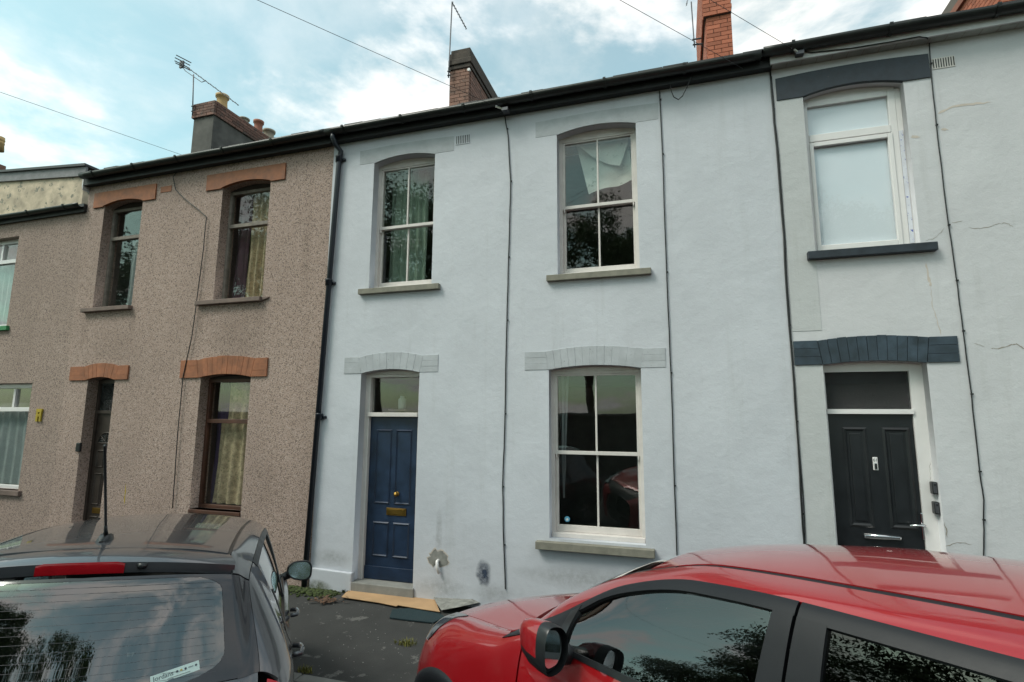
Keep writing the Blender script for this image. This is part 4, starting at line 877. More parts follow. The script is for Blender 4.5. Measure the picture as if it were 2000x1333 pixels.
ae = aerial('television_aerial', 'long aerial tilted on a short mast beside the chimney with a buff pot', [(376, 225), (378, 146)], [(352, 122), (466, 206)], CY-0.08, 12, 0.06, 0.013, [((374, 218), (380, 216)), ((374, 208), (380, 207))], 0.25)
p, q = F3(362, 137, CY-0.1), F3(402, 158, CY-0.05); obj('boom_stay', MB().tube([F3(358, 133, CY-0.1), F3(362, 139, CY-0.1), F3(394, 161, CY-0.05), F3(402, 158, CY-0.05)], 0.009, 6), M_metal, ae, True)
rf = MB()
for dz in (-0.10, -0.04, 0.04, 0.10):
    c = F3(355, 124, CY-0.1); rf.tube([c+Vector((-0.05+abs(dz)*0.5, -0.16, dz)), c+Vector((0.05+abs(dz)*0.5, 0.16, dz))], 0.012, 5)
rf.box(c.x-0.05, c.x+0.06, c.y-0.02, c.y+0.02, c.z-0.12, c.z+0.05); obj('reflector', rf, M_metal, ae)
aerial('television_aerial', 'tall thin aerial mast with a short downward boom on the sooty brick chimney', [(876, 152), (877, 130), (883, 4)], [(883, 5), (911, 57)], CY-0.08, 9, 0.055, 0.013, [((874, 148), (880, 147)), ((874, 140), (880, 139))], 0.15)
aerial('television_aerial', 'slender aerial pole bracketed to the orange-red brick chimney', [(1357, 93), (1355, 75), (1350, 4)], [(1342, 2), (1341, 11)], CY+0.1, 2, 0.04, 0.010, [((1352, 78), (1370, 75)), ((1353, 88), (1372, 86))])

# ------------------------------------------------------------------ cables on the fronts and overhead wires
def cable(pxs, label, Y=FY-0.012, r=0.007, clips=True):
    pts = [F3(*p, Y) for p in pxs]; dense = []
    for i in range(len(pts)-1):
        for k in range(4): dense.append(pts[i].lerp(pts[i+1], k/4)+Vector((random.uniform(-1, 1)*0.002, 0, 0)))
    dense.append(pts[-1]); o = tag(obj('wall_cable', MB().tube(dense, r, 6), M_cable, None, True), label, 'cable', 'cables clipped to the house fronts')
    if clips:
        for p in dense[3::5]: obj('cable_clip', MB().box(p.x-0.004, p.x+0.016, p.y-0.006, p.y+0.014, p.z-0.007, p.z+0.007), M_cable, o)
    return o
cable([(366, 308), (338, 346), (343, 371), (362, 390), (385, 408), (403, 424), (399, 465), (398, 483), (375, 656), (357, 738), (346, 860), (337, 993)], 'black cable wandering down the brown pebbledash between its windows', clips=False, Y=FY-0.03)
cable([(984, 216), (992, 264), (997.5, 354), (994, 476), (991, 582), (989, 670), (985, 856), (981.6, 951), (983, 1036), (987, 1151)], 'black cable down the pale blue wall between door and window')
cable([(1288, 178), (1289, 200), (1294, 301), (1300.5, 494), (1307, 648), (1313, 811), (1319, 996.5), (1323, 1106), (1326, 1180)], 'black cable down the pale blue wall right of its sash windows')
cable([(1504, 139), (1512, 239.5), (1518.5, 302.5), (1531, 462), (1535.5, 560), (1548, 713), (1558.4, 861), (1566.7, 1004), (1571, 1070), (1576, 1150)], 'thick black cable down the joint between blue and white houses', r=0.010)
cable([(1507, 150), (1514, 239.5), (1521, 302.5), (1533, 462), (1538, 560), (1549.5, 713), (1560, 861), (1571, 1004), (1573, 1070), (1579, 1150)], 'second thin black cable beside the thick one at the house joint', r=0.005, clips=False)
cable([(1815, 80), (1818, 139), (1829, 244), (1848, 408), (1867, 536), (1870, 560), (1885, 676), (1897, 770), (1911, 903), (1921, 977), (1921.6, 1055), (1920, 1120)], 'thin black cable down the grey-white wall right of the black door', r=0.0055)
tag(obj('wall_cable', MB().tube([F3(*p, FY-0.13) for p in ((1560, 99), (1585, 103), (1660, 95), (1740, 82), (1795, 72), (1810, 74))]+[F3(1815, 80, FY-0.012)], 0.006, 6), M_cable, None, True), 'black cable strung along the white fascia board', 'cable', 'cables clipped to the house fronts')
tag(obj('cable_loop', MB().tube([F3(*p, FY-0.11) for p in ((1358, 134), (1350, 150), (1343, 168), (1333, 188), (1325, 195), (1316, 190), (1311, 178), (1309, 165))], 0.006, 6), M_cable, None, True), 'loose loop of black cable hanging from the eaves of the blue house', 'cable')
WIRES = [((355, 303), (0, 170), 'overhead wire rising from the brown house eaves'), ((968, 208), (508, 10), 'overhead wire rising from the blue house eaves past the sooty chimney'), ((1450, 134), (1220, 10), 'overhead wire crossing the foot of the orange-red chimney'), ((1548, 96), (1405, 0), 'overhead wire reaching the bracket on the white fascia')]
nm = np.array([np.cross(np.array(ray(*a)), np.array(ray(*b)))/np.linalg.norm(np.cross(np.array(ray(*a)), np.array(ray(*b)))) for a, b, _ in WIRES])
pd = np.linalg.svd(nm)[2][-1]; pd = pd*np.sign(pd[2]); POLE = Vector(pd*(6.0/pd[2]))+Vector((0, 0, CAMZ))
print('pole', POLE)
for a, b, lab in WIRES:
    p = F3(*a, FY-0.2); pts = [p.lerp(POLE, i/24)-Vector((0, 0, 0.12*math.sin(math.pi*i/24))) for i in range(25)]
    tag(obj('overhead_wire', MB().tube(pts, 0.0029, 5), M_cable, None, True), lab, 'wire', 'overhead telephone wires')
for a, b, host in (((968, 208), (985, 214), blue), ((1546, 93), (1560, 104), wh)):
    p, q = F3(*a, FY-0.21), F3(*b, FY-0.17); obj('wire_anchor', MB().tube([p, q], 0.014, 8), M_chrome, host); obj('anchor_hook', MB().box(q.x-0.03, q.x+0.05, q.y-0.02, q.y+0.08, q.z-0.02, q.z+0.02), M_metal, host)
obj_pole = tag(obj('telegraph_pole', MB().tube([(POLE.x, POLE.y, 0.0), (POLE.x, POLE.y, POLE.z+0.3)], 0.14, 12, 0.10), M_bark, None, True), 'round wooden telegraph pole across the street carrying the overhead wires', 'pole')

# ------------------------------------------------------------------ things lying on the pavement
def G3(px, py, z):
    d = ray(px, py); t = (z-CAMZ)/d.z; return Vector((d.x*t, d.y*t, z))
def sheet(name, pxs, z, th, mt, label, cat, lift=()):
    n = len(pxs); top = [G3(p[0], p[1], z+(lift[i] if lift else 0)) for i, p in enumerate(pxs)]
    mb = MB(); mb.add([p for p in top]+[p-Vector((0, 0, th)) for p in top], [tuple(range(n))[::-1], tuple(range(n, 2*n))]+[(i, (i+1) % n, (i+1) % n+n, i+n) for i in range(n)])
    bm = bmesh.new(); me = mb.mesh(name); bm.from_mesh(me); bmesh.ops.recalc_face_normals(bm, faces=bm.faces); bm.to_mesh(me); bm.free()
    return tag(link(name, me, mt), label, cat)
sheet('cardboard_sheet', [(667, 1166), (676, 1157), (686, 1150), (720, 1152), (770, 1157), (810, 1162), (847, 1168), (853, 1180), (859, 1195), (820, 1189), (778, 1182), (774, 1184), (740, 1177), (700, 1171)], 0.03, 0.006, M_card, 'torn flat sheet of tan cardboard below the navy door step', 'cardboard')
sheet('teal_mat', [(766, 1190), (800, 1188), (858, 1198), (870, 1205), (846, 1216), (800, 1211), (761, 1206)], 0.014, 0.012, M_mat, 'dark teal mat on the asphalt beside the cardboard', 'mat')
sheet('plastic_sheet', [(845, 1160), (930, 1165), (960, 1172), (900, 1185), (862, 1192), (852, 1178)], 0.035, 0.003, M_cementpatch, 'crumpled grey plastic sheeting between cardboard and red car', 'plastic sheet', (0.02, 0.05, 0.0, 0.06, 0.0, 0.03))
def tuft(name, px, py, n, h, mt, label, spread=0.08):
    c = G3(px, py, 0.0); mb = MB()
    for i in range(n):
        a = random.uniform(0, 6.28); r_ = random.uniform(0, spread); b = c+Vector((r_*math.cos(a)*1.6, r_*math.sin(a)*0.7, -0.01)); l = h*random.uniform(0.4, 1); t = b+Vector((random.uniform(-1, 1)*l*0.9, random.uniform(-1, 1)*l*0.9, l)); wd = Vector((random.uniform(-1, 1), random.uniform(-1, 1), 0)).normalized()*0.004
        m_ = b.lerp(t, 0.55)+Vector((0, 0, l*0.2)); mb.add([b-wd, b+wd, m_+wd*0.8, m_-wd*0.8, t], [(0, 1, 2, 3), (3, 2, 4)])
    return tag(obj(name, mb, mt), label, 'weed')
tuft('grass_tuft', 793, 1257, 110, 0.05, M_weed, 'yellowish grass tuft in the pavement beside the red car')
tuft('grass_tuft', 597, 1311, 70, 0.06, M_weed, 'dry orange-green grass tuft growing against the kerb', 0.05)
tuft('grass_tuft', 672, 1158, 60, 0.07, M_moss, 'small green weed at the corner of the door step', 0.05)
mb = MB(); rnd = random.Random(4)
for i in range(420):
    px = rnd.uniform(560, 672); c = G3(px, 1152+rnd.uniform(-6, 6), 0.0); c.y = FY-0.06-abs(rnd.gauss(0, 0.10)); c.z = rnd.uniform(-0.005, 0.015); s_ = rnd.uniform(0.012, 0.035)
    mb.lathe([(s_, -0.01), (s_*0.8, s_*0.35), (0.001, s_*0.55)], c, 6)
tag(obj('moss_bank', mb, M_moss, None, True), 'green moss along the foot of the walls by the downpipe', 'moss', kind='stuff')
mb = MB()
for i in range(60):
    c = G3(640+rnd.gauss(0, 14), 1172+rnd.gauss(0, 3), 0.012+rnd.random()*0.02); a = rnd.uniform(0, 6.28); l = rnd.uniform(0.02, 0.06); d = Vector((math.cos(a), math.sin(a), rnd.uniform(-.2, .4)))*l; e = Vector((-math.sin(a), math.cos(a), 0.2))*l*0.35
    mb.add([c-d, c+e, c+d, c-e], [(0, 1, 2, 3)])
tag(obj('dry_leaves', mb, M_leafdry), 'brown dry leaf litter beside the door step', 'leaves', kind='stuff')
mb = MB()
for i in range(110):
    c = G3(rnd.uniform(575, 850), rnd.uniform(1175, 1330), 0.0); s_ = rnd.uniform(0.002, 0.007); c.z = 0.002; a = rnd.uniform(0, 3)
    mb.add([(c.x+s_*math.cos(a+k*1.57)*rnd.uniform(.5, 1.6), c.y+s_*math.sin(a+k*1.57), c.z+0.003*rnd.random()) for k in range(4)]+[(c.x, c.y, c.z+s_)], [(0, 1, 4), (1, 2, 4), (2, 3, 4), (3, 0, 4)])
tag(obj('grit', mb, M_kerb), 'pale grit and small litter scattered on the asphalt pavement', 'grit', kind='stuff')

# ------------------------------------------------------------------ cars: a lofted body surface cut into panels
def makima(t, P):
    """modified Akima slopes along axis 0"""
    t = np.asarray(t, float); dt = np.diff(t); sh = (-1,)+(1,)*(P.ndim-1)
    d = np.diff(P, axis=0)/dt.reshape(sh)
    d = np.concatenate([(2*d[0]-d[1])[None]*1.0, d, (2*d[-1]-d[-2])[None]]); d = np.concatenate([(2*d[0]-d[1])[None], d, (2*d[-1]-d[-2])[None]])
    w1 = np.abs(d[3:]-d[2:-1])+np.abs(d[3:]+d[2:-1])/2; w2 = np.abs(d[1:-2]-d[:-3])+np.abs(d[1:-2]+d[:-3])/2; s_ = w1+w2+1e-9
    return (w1*d[1:-2]+w2*d[2:-1])/s_
class Loft:
    """control net P[station][row] = (x, y, z); x forward, y left, z up; rows run from sill (0) over the belt (4) and rail (5) to the roof centre (8)"""
    def __init__(s, T, P): s.T = np.asarray(T, float); s.P = np.asarray(P, float); s.S = makima(s.T, s.P); s.V = np.arange(s.P.shape[1], dtype=float)
    def at(s, u, v):
        u = np.clip(np.asarray(u, float), s.T[0], s.T[-1]); v = np.clip(np.asarray(v, float), 0, s.V[-1]-1e-9)
        i = np.clip(np.searchsorted(s.T, u, side='right')-1, 0, len(s.T)-2); h = (s.T[i+1]-s.T[i]); q = (u-s.T[i])/h
        def herm(q, h, a, b, ma, mb_): return (2*q**3-3*q**2+1)*a+(q**3-2*q**2+q)*h*ma+(-2*q**3+3*q**2)*b+(q**3-q**2)*h*mb_
        q3, h3 = q[:, None, None], h[:, None, None]; row = herm(q3, h3, s.P[i], s.P[i+1], s.S[i], s.S[i+1])     # n,m,3
        rw = np.moveaxis(row, 1, 0); rw = np.concatenate([rw, rw[-2:-3:-1]*np.array([1, -1, 1])])     # mirror past the centre line for a smooth crown
        sv = makima(np.arange(len(rw)), rw); j = np.clip(v.astype(int), 0, len(s.V)-2); k = np.arange(len(u)); qq = (v-j)[:, None]
        return herm(qq, 1.0, rw[j, k], rw[j+1, k], sv[j, k], sv[j+1, k])
    def grid(s, u, v, offs=0.0):
        p = s.at(u, v); e = 1e-3
        du = s.at(u+e, v)-s.at(u-e, v); dv = s.at(u, np.minimum(v+e, 7.999))-s.at(u, np.maximum(v-e, 0))
        n = np.cross(dv, du); n /= np.linalg.norm(n, axis=1)[:, None]+1e-12
        return p+n*offs, n
def fn(a): return a if callable(a) else (lambda t: np.full_like(t, a))
def patch(loft, name, u0, u1, v0, v1, mt, parent, side=1, ns=24, nt=12, offs=0.0, skirt=0.014, cut=None, both=False, ruled=False):
    """panel of the body: u0,u1 may depend on t (0..1 across), v0,v1 on s (0..1 along)"""
    s_, t = np.meshgrid(np.linspace(0, 1, ns+1), np.linspace(0, 1, nt+1), indexing='ij'); s_ = s_.ravel(); t = t.ravel()
    U0, U1, V0, V1 = fn(u0), fn(u1), fn(v0), fn(v1)
    u = U0(t)*(1-s_)+U1(t)*s_; v = V0(s_)*(1-t)+V1(s_)*t
    p, n = loft.grid(u, v, offs)
    if ruled:                                       # flat across, like real side glass
        p = p.reshape(ns+1, nt+1, 3); tt = np.linspace(0, 1, nt+1)[None, :, None]; nm_ = n.reshape(ns+1, nt+1, 3)[:, nt//2][:, None]
        p = (p[:, :1]*(1-tt)+p[:, -1:]*tt+nm_*0.010*np.sin(np.pi*tt)).reshape(-1, 3)
    flip = np.array([1, side, 1])
    if both:                                        # one panel across the centre line (t=1 on it)
        p = p.reshape(ns+1, nt+1, 3); n = n.reshape(ns+1, nt+1, 3); q = p[:, -2::-1]*np.array([1, -1, 1]); m_ = n[:, -2::-1]*np.array([1, -1, 1])
        p = np.concatenate([p, q], 1); n = np.concatenate([n, m_], 1); nt = 2*nt; p = p.reshape(-1, 3); n = n.reshape(-1, 3); side = 1; flip = np.ones(3)
    p = p*flip; n = n*flip; idx = lambda i, j: i*(nt+1)+j
    fs = []
    for i in range(ns):
        for j in range(nt):
            f = (idx(i, j), idx(i, j+1), idx(i+1, j+1), idx(i+1, j))
            if cut is not None and cut(p[list(f)].mean(0)): continue
            fs.append(f if side > 0 else f[::-1])
    vs = [tuple(q) for q in p]; nmain = len(fs)
    if skirt:
        ring = [idx(i, 0) for i in range(ns+1)]+[idx(ns, j) for j in range(1, nt+1)]+[idx(i, nt) for i in range(ns-1, -1, -1)]+[idx(0, j) for j in range(nt-1, 0, -1)]
        k = len(vs); vs += [tuple(p[r_]-n[r_]*skirt) for r_ in ring]; L_ = len(ring); dead = cut
        for a in range(L_):
            b = (a+1) % L_
            if cut is not None and cut((p[ring[a]]+p[ring[b]])/2): continue
            f = (ring[a], ring[b], k+b, k+a); fs.append(f if side > 0 else f[::-1])
    me = bpy.data.meshes.new(name); me.from_pydata(vs, [], fs); me.update()
    for i_, pl in enumerate(me.polygons): pl.use_smooth = i_ < nmain
    if skirt:
        me.set_sharp_from_angle(angle=R(40))
    return link(name, me, mt, parent)
def lin(a, b): return lambda t: a+(b-a)*t
def wheel(car, x, y, r, wd, side):
    t = MB().lathe([(r*0.66, -wd/2), (r*0.93, -wd/2), (r, -wd*0.36), (r, wd*0.36), (r*0.93, wd/2), (r*0.66, wd/2)], (x, y, r), 32, 'y')
    ty = obj('wheel', t, M_tyre, car, True)
    rim = MB().lathe([(0.0, 0.0), (r*0.66, 0.0), (r*0.66, side*0.02), (r*0.6, side*0.03), (0, side*0.02)], (x, y+side*wd*0.30, r), 32, 'y'); obj('rim_back', rim, M_trim, ty)
    for k in range(5):
        a = k*2*math.pi/5; sp = MB().tube([(x+0.03*math.cos(a), y+side*wd*0.42, r+0.03*math.sin(a)), (x+r*0.63*math.cos(a), y+side*wd*0.40, r+r*0.63*math.sin(a))], 0.035, 6, 0.022); obj('spoke', sp, M_alloy, ty)
def seat(car, x, y, z, w_=0.5, h=0.62, rake=0.25, head=True):
    mb = MB(); n = 10; vs = []
    for j in range(n+1):
        t = j/n
        for k in range(12):
            a = 2*math.pi*k/12; hw = w_/2*(1-0.25*t**3); vs.append((x-rake*t*h+0.07*math.sin(a)*(1-0.3*t), y+hw*math.copysign(abs(math.cos(a))**0.6, math.cos(a)), z+t*h))
    mb.add(vs, [(j*12+k, j*12+(k+1) % 12, (j+1)*12+(k+1) % 12, (j+1)*12+k) for j in range(n) for k in range(12)]+[tuple(n*12+k for k in range(12))])
    s_ = obj('seat', mb, M_seat, car, True)
    if head: obj('headrest', MB().add([(x-rake*h*1.12+0.05*sx*(0.8 if sz > 0 else 1), y+0.13*sy*(0.8 if sz > 0 else 1), z+h+0.12+0.085*sz) for sx in (-1, 1) for sy in (-1, 1) for sz in (-1, 1)], [(0,1,3,2),(4,6,7,5),(0,4,5,1),(2,3,7,6),(0,2,6,4),(1,5,7,3)]), M_seat, s_, bev=0.03)
def arch_cut(xc, zc, r_): return lambda q: (q[0]-xc)**2+(q[2]-zc)**2 < r_*r_ and abs(q[1]) > 0.55
def door_mirror(car, x, y, z, side, capmt, ln=0.16, hh=0.085, dd=0.085, fwd=1, tilt=0.0, dp=1.0, gs=0.86):
    """housing swept outward from the door; glass faces backward"""
    root = MB(); root.tube([(x+0.06, y-side*0.14, z-hh*1.0), (x+0.03, y-side*0.03, z-hh*0.8), (x+0.02, y+side*0.03, z-hh*0.4)], 0.028, 8, 0.035)
    mr = obj('door_mirror', root, M_blackplastic, car, True)
    def sect(k, sc_=1.0):      # rounded outline in y-z, k along x
        pts = []
        for i in range(28):
            a = 2*math.pi*i/28; c, s_ = math.cos(a), math.sin(a); yy = ln*0.5*math.copysign(abs(c)**0.75, c); zz = hh*math.copysign(abs(s_)**0.8, s_)
            zz *= 1+0.22*(c*side*side); zz -= 0.10*hh*c
            pts.append((x+k*dp+tilt*zz, y+side*(0.10+yy*sc_), z+zz*sc_))
        return pts
    ks = [(-0.035, 0.96), (-0.03, 1.0), (0.0, 1.0), (0.04, 0.93), (0.075, 0.72), (0.095, 0.40), (0.10, 0.05)]; vs = []; fs = []
    for k, s_ in ks: vs += sect(k, s_)
    for i in range(len(ks)-1):
        for j in range(28):
            f = (i*28+j, i*28+(j+1) % 28, (i+1)*28+(j+1) % 28, (i+1)*28+j); fs.append(f)
    iscap = lambda f: f[0] >= 56 and math.sin(2*math.pi*((f[0] % 28)+0.5)/28) > -0.30
    cap = [f for f in fs if iscap(f)]; low = [f for f in fs if not iscap(f)]
    obj('mirror_cap', MB().add(vs, cap), capmt, mr, True); obj('mirror_shell', MB().add(vs, low), M_blackplastic, mr, True)
    g = sect(-0.020, gs); obj('mirror_glass', MB().add(g, [tuple(range(28))]), M_mirror, mr); bk = sect(-0.012, 0.97); obj('mirror_back', MB().add(bk, [tuple(range(28))]), M_blackplastic, mr)
    ind = MB(); ip = [p for p in sect(0.03, 0.985) if p[2] < z-hh*0.10 and (p[1]-y)*side > 0.06]
    for p in ip: ind.box(p[0]-0.03, p[0]+0.03, p[1]-0.006, p[1]+0.006, p[2]+0.004, p[2]+0.012)
    return mr

# ---------------- red hatchback with dark cladding
red = empty('parked_car'); red.matrix_world = car_matrix(REDF, REDO)
tag(red, 'shiny red car parked nose-in, its roof and side windows in front of the black door', 'car', 'cars parked nose-in to the terrace')
def st(x, rows): return [(x+(r_[2] if len(r_) > 2 else 0), r_[0], r_[1]) for r_ in rows]
T = [0, .15, .5, 1.0, 1.65, 2.05, 2.35, 2.62, 2.95, 3.2, 3.4, 3.62, 3.85, 4.05, 4.17, 4.24]
low = [(.86, .26), (.925, .45), (.935, .70), (.93, .93)]
P = [st(0.02, [(.62, .32), (.76, .45), (.80, .62), (.78, .80), (.74, .98), (.71, 1.02), (.62, 1.05), (.33, 1.08), (0, 1.09)]),
     st(.15, [(.78, .30), (.88, .45), (.91, .66), (.89, .90), (.83, 1.13), (.73, 1.28), (.63, 1.32), (.34, 1.35), (0, 1.36)]),
     st(.5, [(.85, .27), (.92, .45), (.935, .68), (.92, .95), (.865, 1.18), (.775, 1.43), (.64, 1.50), (.33, 1.54), (0, 1.555)]),
     st(1.0, [(.86, .26), (.925, .45), (.935, .70), (.925, .94), (.88, 1.155), (.78, 1.44), (.64, 1.51), (.33, 1.56), (0, 1.578)]),
     st(1.65, low+[(.895, 1.13), (.785, 1.428), (.637, 1.492), (.33, 1.55), (0, 1.568)]),
     st(2.05, low+[(.90, 1.115), (.785, 1.42), (.638, 1.468), (.33, 1.525), (0, 1.543)]),
     st(2.35, low+[(.905, 1.10), (.775, 1.396), (.645, 1.442), (.33, 1.487), (0, 1.503)]),
     st(2.62, low+[(.907, 1.088), (.79, 1.322), (.67, 1.372), (.36, 1.415, .06), (0, 1.432, .08)]),
     st(2.95, low[:3]+[(.93, .925), (.907, 1.07), (.83, 1.13), (.72, 1.205), (.40, 1.235, .10), (0, 1.245, .14)]),
     st(3.2, low[:3]+[(.93, .90), (.90, .985), (.845, 1.01), (.772, 1.0), (.42, 1.045, .14), (0, 1.06, .2)]),
     st(3.4, [(.855, .25), (.92, .45), (.94, .69), (.93, .86), (.89, .945), (.835, .968), (.762, .968), (.42, 1.015, .07), (0, 1.03, .1)]),
     st(3.62, [(.84, .24), (.91, .45), (.938, .66), (.925, .80), (.875, .895), (.82, .93), (.745, .938), (.41, .985, .02), (0, 1.0, .03)]),
     st(3.85, [(.80, .24), (.86, .42), (.885, .62), (.865, .75), (.82, .83), (.765, .868), (.68, .885), (.39, .93), (0, .945)]),
     st(4.05, [(.70, .24), (.765, .40), (.785, .58), (.76, .70), (.71, .77), (.655, .80), (.575, .82), (.34, .86), (0, .875)]),
     st(4.17, [(.52, .24), (.58, .40), (.60, .56), (.58, .66), (.54, .715), (.49, .735), (.42, .75), (.25, .775), (0, .785)]),
     st(4.24, [(.30, .26), (.33, .40), (.34, .52), (.33, .60), (.30, .64), (.27, .655), (.23, .665), (.13, .675), (0, .68)])]
LR = Loft(T, P); cutf = arch_cut(3.51, 0.34, 0.375); cutr = arch_cut(0.80, 0.34, 0.385)
cutb = lambda q: cutf(q) or cutr(q)
for sd_ in (1, -1):
    k = dict(side=sd_)
    patch(LR, 'front_wing', 3.01, lambda t: np.interp(t, [0, .54, .58, .77, 1], [3.845, 3.845, 3.80, 3.715, 3.655]), 0, lambda s_: 4.0+1.86*np.clip((s_-0.18)/0.14, 0, 1)**1.0, M_red, red, cut=cutf, ns=60, nt=40, **k)
    dr = patch(LR, 'door', 2.04, 3.0, 0.25, 3.93, M_red, red, ns=30, nt=20, **k)
    patch(LR, 'belt_strip', 2.04, 3.02, 3.935, 4.03, M_blackplastic, dr, offs=0.004, ns=24, nt=2, **k)
    patch(LR, 'window_frame', 2.045, 2.72, 4.82, 5.02, M_trim, dr, offs=0.002, ns=24, nt=4, **k)
    patch(LR, 'window_frame', 2.72, 3.1, lambda s_: 4.82-0.30*s_, 5.02, M_trim, dr, offs=0.002, ns=12, nt=4, **k)
    patch(LR, 'sail_panel', lin(2.835, 2.80), lin(3.16, 3.1), 4.03, 4.9, M_trim, dr, offs=0.003, ns=10, nt=8, **k)
    patch(LR, 'pillar_trim', lin(2.045, 2.047), lin(2.115, 2.10), 4.03, 4.84, M_trim, dr, offs=0.003, ns=3, nt=8, **k)
    patch(LR, 'frame_post', lin(2.795, 2.80), lin(2.832, 2.84), 4.03, 4.84, M_blackplastic, dr, offs=0.0045, ns=3, nt=8, **k)
    patch(LR, 'window_glass', lin(2.112, 2.098), lin(2.80, 2.81), 4.02, 4.83, M_carglass, dr, offs=-0.010, skirt=0, ruled=True, ns=20, nt=10, **k)
    d2 = patch(LR, 'door', 0.92, 2.033, 0.25, 3.93, M_red, red, cut=cutr, ns=36, nt=20, **k)
    patch(LR, 'belt_strip', 0.75, 2.033, 3.935, 4.03, M_blackplastic, d2, offs=0.004, ns=24, nt=2, **k)
    patch(LR, 'window_frame', 0.70, 2.037, 4.80, 5.02, M_trim, d2, offs=0.002, ns=24, nt=4, **k)
    patch(LR, 'pillar_trim', lin(1.955, 1.965), lin(2.037, 2.037), 4.03, 4.82, M_trim, d2, offs=0.003, ns=3, nt=8, **k)
    patch(LR, 'window_glass', 0.90, lin(1.96, 1.97), 4.02, 4.81, M_privacy, d2, offs=-0.010, skirt=0, ruled=True, ns=20, nt=10, **k)
    patch(LR, 'rear_quarter', 0.02, 0.915, 0.0, lambda s_: 3.93+1.07*(1-np.clip((s_-.35)/.3, 0, 1)), M_red, red, cut=cutr, ns=30, nt=24, **k)
    patch(LR, 'quarter_pillar', 0.40, 0.90, 4.03, 5.0, M_trim, red, ns=8, nt=8, **k)
    patch(LR, 'side_rail', 0.18, 3.22, 5.025, 5.86, M_red, red, ns=60, nt=8, **k)
    patch(LR, 'roof_strip', 0.45, 2.52, 5.87, 6.0, M_trim, red, offs=-0.003, ns=30, nt=2, **k)
    patch(LR, 'screen_edge', 2.52, 3.18, 5.87, 6.03, M_blackplastic, red, offs=-0.001, ns=20, nt=2, **k)
    patch(LR, 'headlight', lambda t: np.interp(t, [0, .08, .45, 1], [3.845, 3.805, 3.722, 3.662]), lambda t: 4.13-0.02*t, lambda s_: 3.22+0.3*s_, lambda s_: 5.85+0.1*s_, M_clearlens, red, offs=0.004, ns=14, nt=14, **k)
    patch(LR, 'bumper', lin(3.85, 3.85), 4.235, 0, 3.2, M_red, red, cut=cutf, ns=14, nt=16, **k)
    patch(LR, 'bumper_top', 4.135, 4.235, 3.2, 6.05, M_red, red, ns=6, nt=10, **k)
    patch(LR, 'sill', 0.95, 3.0, 0.0, 0.24, M_trim, red, ns=20, nt=3, **k)
    for xc, nm_ in ((3.51, 'front'), (0.80, 'rear')):      # dark cladding lip round each arch
        vs = []; fs = []; n = 40
        for i in range(n+1):
            a = math.pi*(-0.06+1.12*i/n)
            for j, (rr, dy) in enumerate(((0.325, -0.03), (0.335, 0.018), (0.385, 0.022), (0.41, 0.016), (0.415, -0.02))):
                xx, zz = xc+rr*math.cos(a), 0.34+rr*math.sin(a); yy = 0.93-1.1*max(0, xx-3.66)**2-0.55*max(0, zz-0.72)**1.5-0.6*max(0, 0.42-zz)**2-0.2*max(0, .6-xx)**2
                vs.append((xx, sd_*(yy+dy), zz))
        for i in range(n):
            for j in range(4): f = (i*5+j, (i+1)*5+j, (i+1)*5+j+1, i*5+j+1); fs.append(f if sd_ > 0 else f[::-1])
        obj('arch_cladding', MB().add(vs, fs), M_trim, red, True)
        obj('wheel_well', MB().lathe([(0.0, 0), (0.40, 0), (0.40, 0.30), (0.395, 0.30), (0.395, 0.01), (0, 0.01)], (xc, sd_*0.58 if sd_ > 0 else -0.88, 0.34), 24, 'y'), M_blackplastic, red)
        wheel(red, xc, sd_*0.80, 0.325, 0.205, sd_)
    door_mirror(red, 2.735, sd_*0.925, 1.12, sd_, M_red, ln=0.10, hh=0.069, dp=1.35, gs=0.74, tilt=0.12)
patch(LR, 'roof', 0.45, 2.625, 6.005, 8, M_red, red, ns=50, nt=16, both=True)
patch(LR, 'windscreen', 2.64, 3.125, 6.04, 8, M_carglass, red, ns=24, nt=16, both=True, offs=-0.003, skirt=0)
patch(LR, 'scuttle', 3.13, 3.24, 5.88, 8, M_blackplastic, red, ns=4, nt=16, both=True, offs=-0.012)
patch(LR, 'bonnet', lambda t: 3.245, lambda t: 4.02+0.10*t**0.7, lambda s_: 5.9+0.0*s_, 8, M_red, red, ns=40, nt=18, both=True)
patch(LR, 'grille', 4.125, 4.235, 6.1, 8, M_blackplastic, red, ns=6, nt=8, both=True)
patch(LR, 'rear_screen', 0.13, 0.43, 5.9, 8, M_privacy, red, ns=10, nt=10, both=True, skirt=0); patch(LR, 'tailgate', 0.02, 0.125, 4.5, 8, M_red, red, ns=8, nt=10, both=True)
patch(LR, 'under_shell', 0.03, 4.2, 0.0, 3.88, M_blackplastic, red, ns=60, nt=14, offs=-0.018, skirt=0, cut=cutb); patch(LR, 'under_shell', 0.03, 4.2, 0.0, 3.88, M_blackplastic, red, side=-1, ns=60, nt=14, offs=-0.018, skirt=0, cut=cutb)
patch(LR, 'under_bonnet', 3.2, 4.2, 4.0, 8, M_blackplastic, red, ns=30, nt=14, offs=-0.02, skirt=0, both=True); patch(LR, 'headlining', 0.46, 2.62, 5.0, 8, M_seat, red, ns=20, nt=10, offs=-0.03, skirt=0, both=True)
obj('floor_pan', MB().box(0.3, 3.9, -0.6, 0.6, 0.20, 0.26), M_blackplastic, red)
obj('dashboard', MB().prism([(2.75, 0.55), (3.25, 0.55), (3.30, 0.98), (3.05, 0.99), (2.80, 0.93)], -0.80, 0.80), M_trim, red, bev=0.03)
sw_ = MB(); cw = Vector((2.66, -0.38, 0.98)); ring = [cw+Vector((0.07*math.cos(a), 0.18*math.sin(a), 0.17*math.cos(a))) for a in [2*math.pi*i/24 for i in range(25)]]
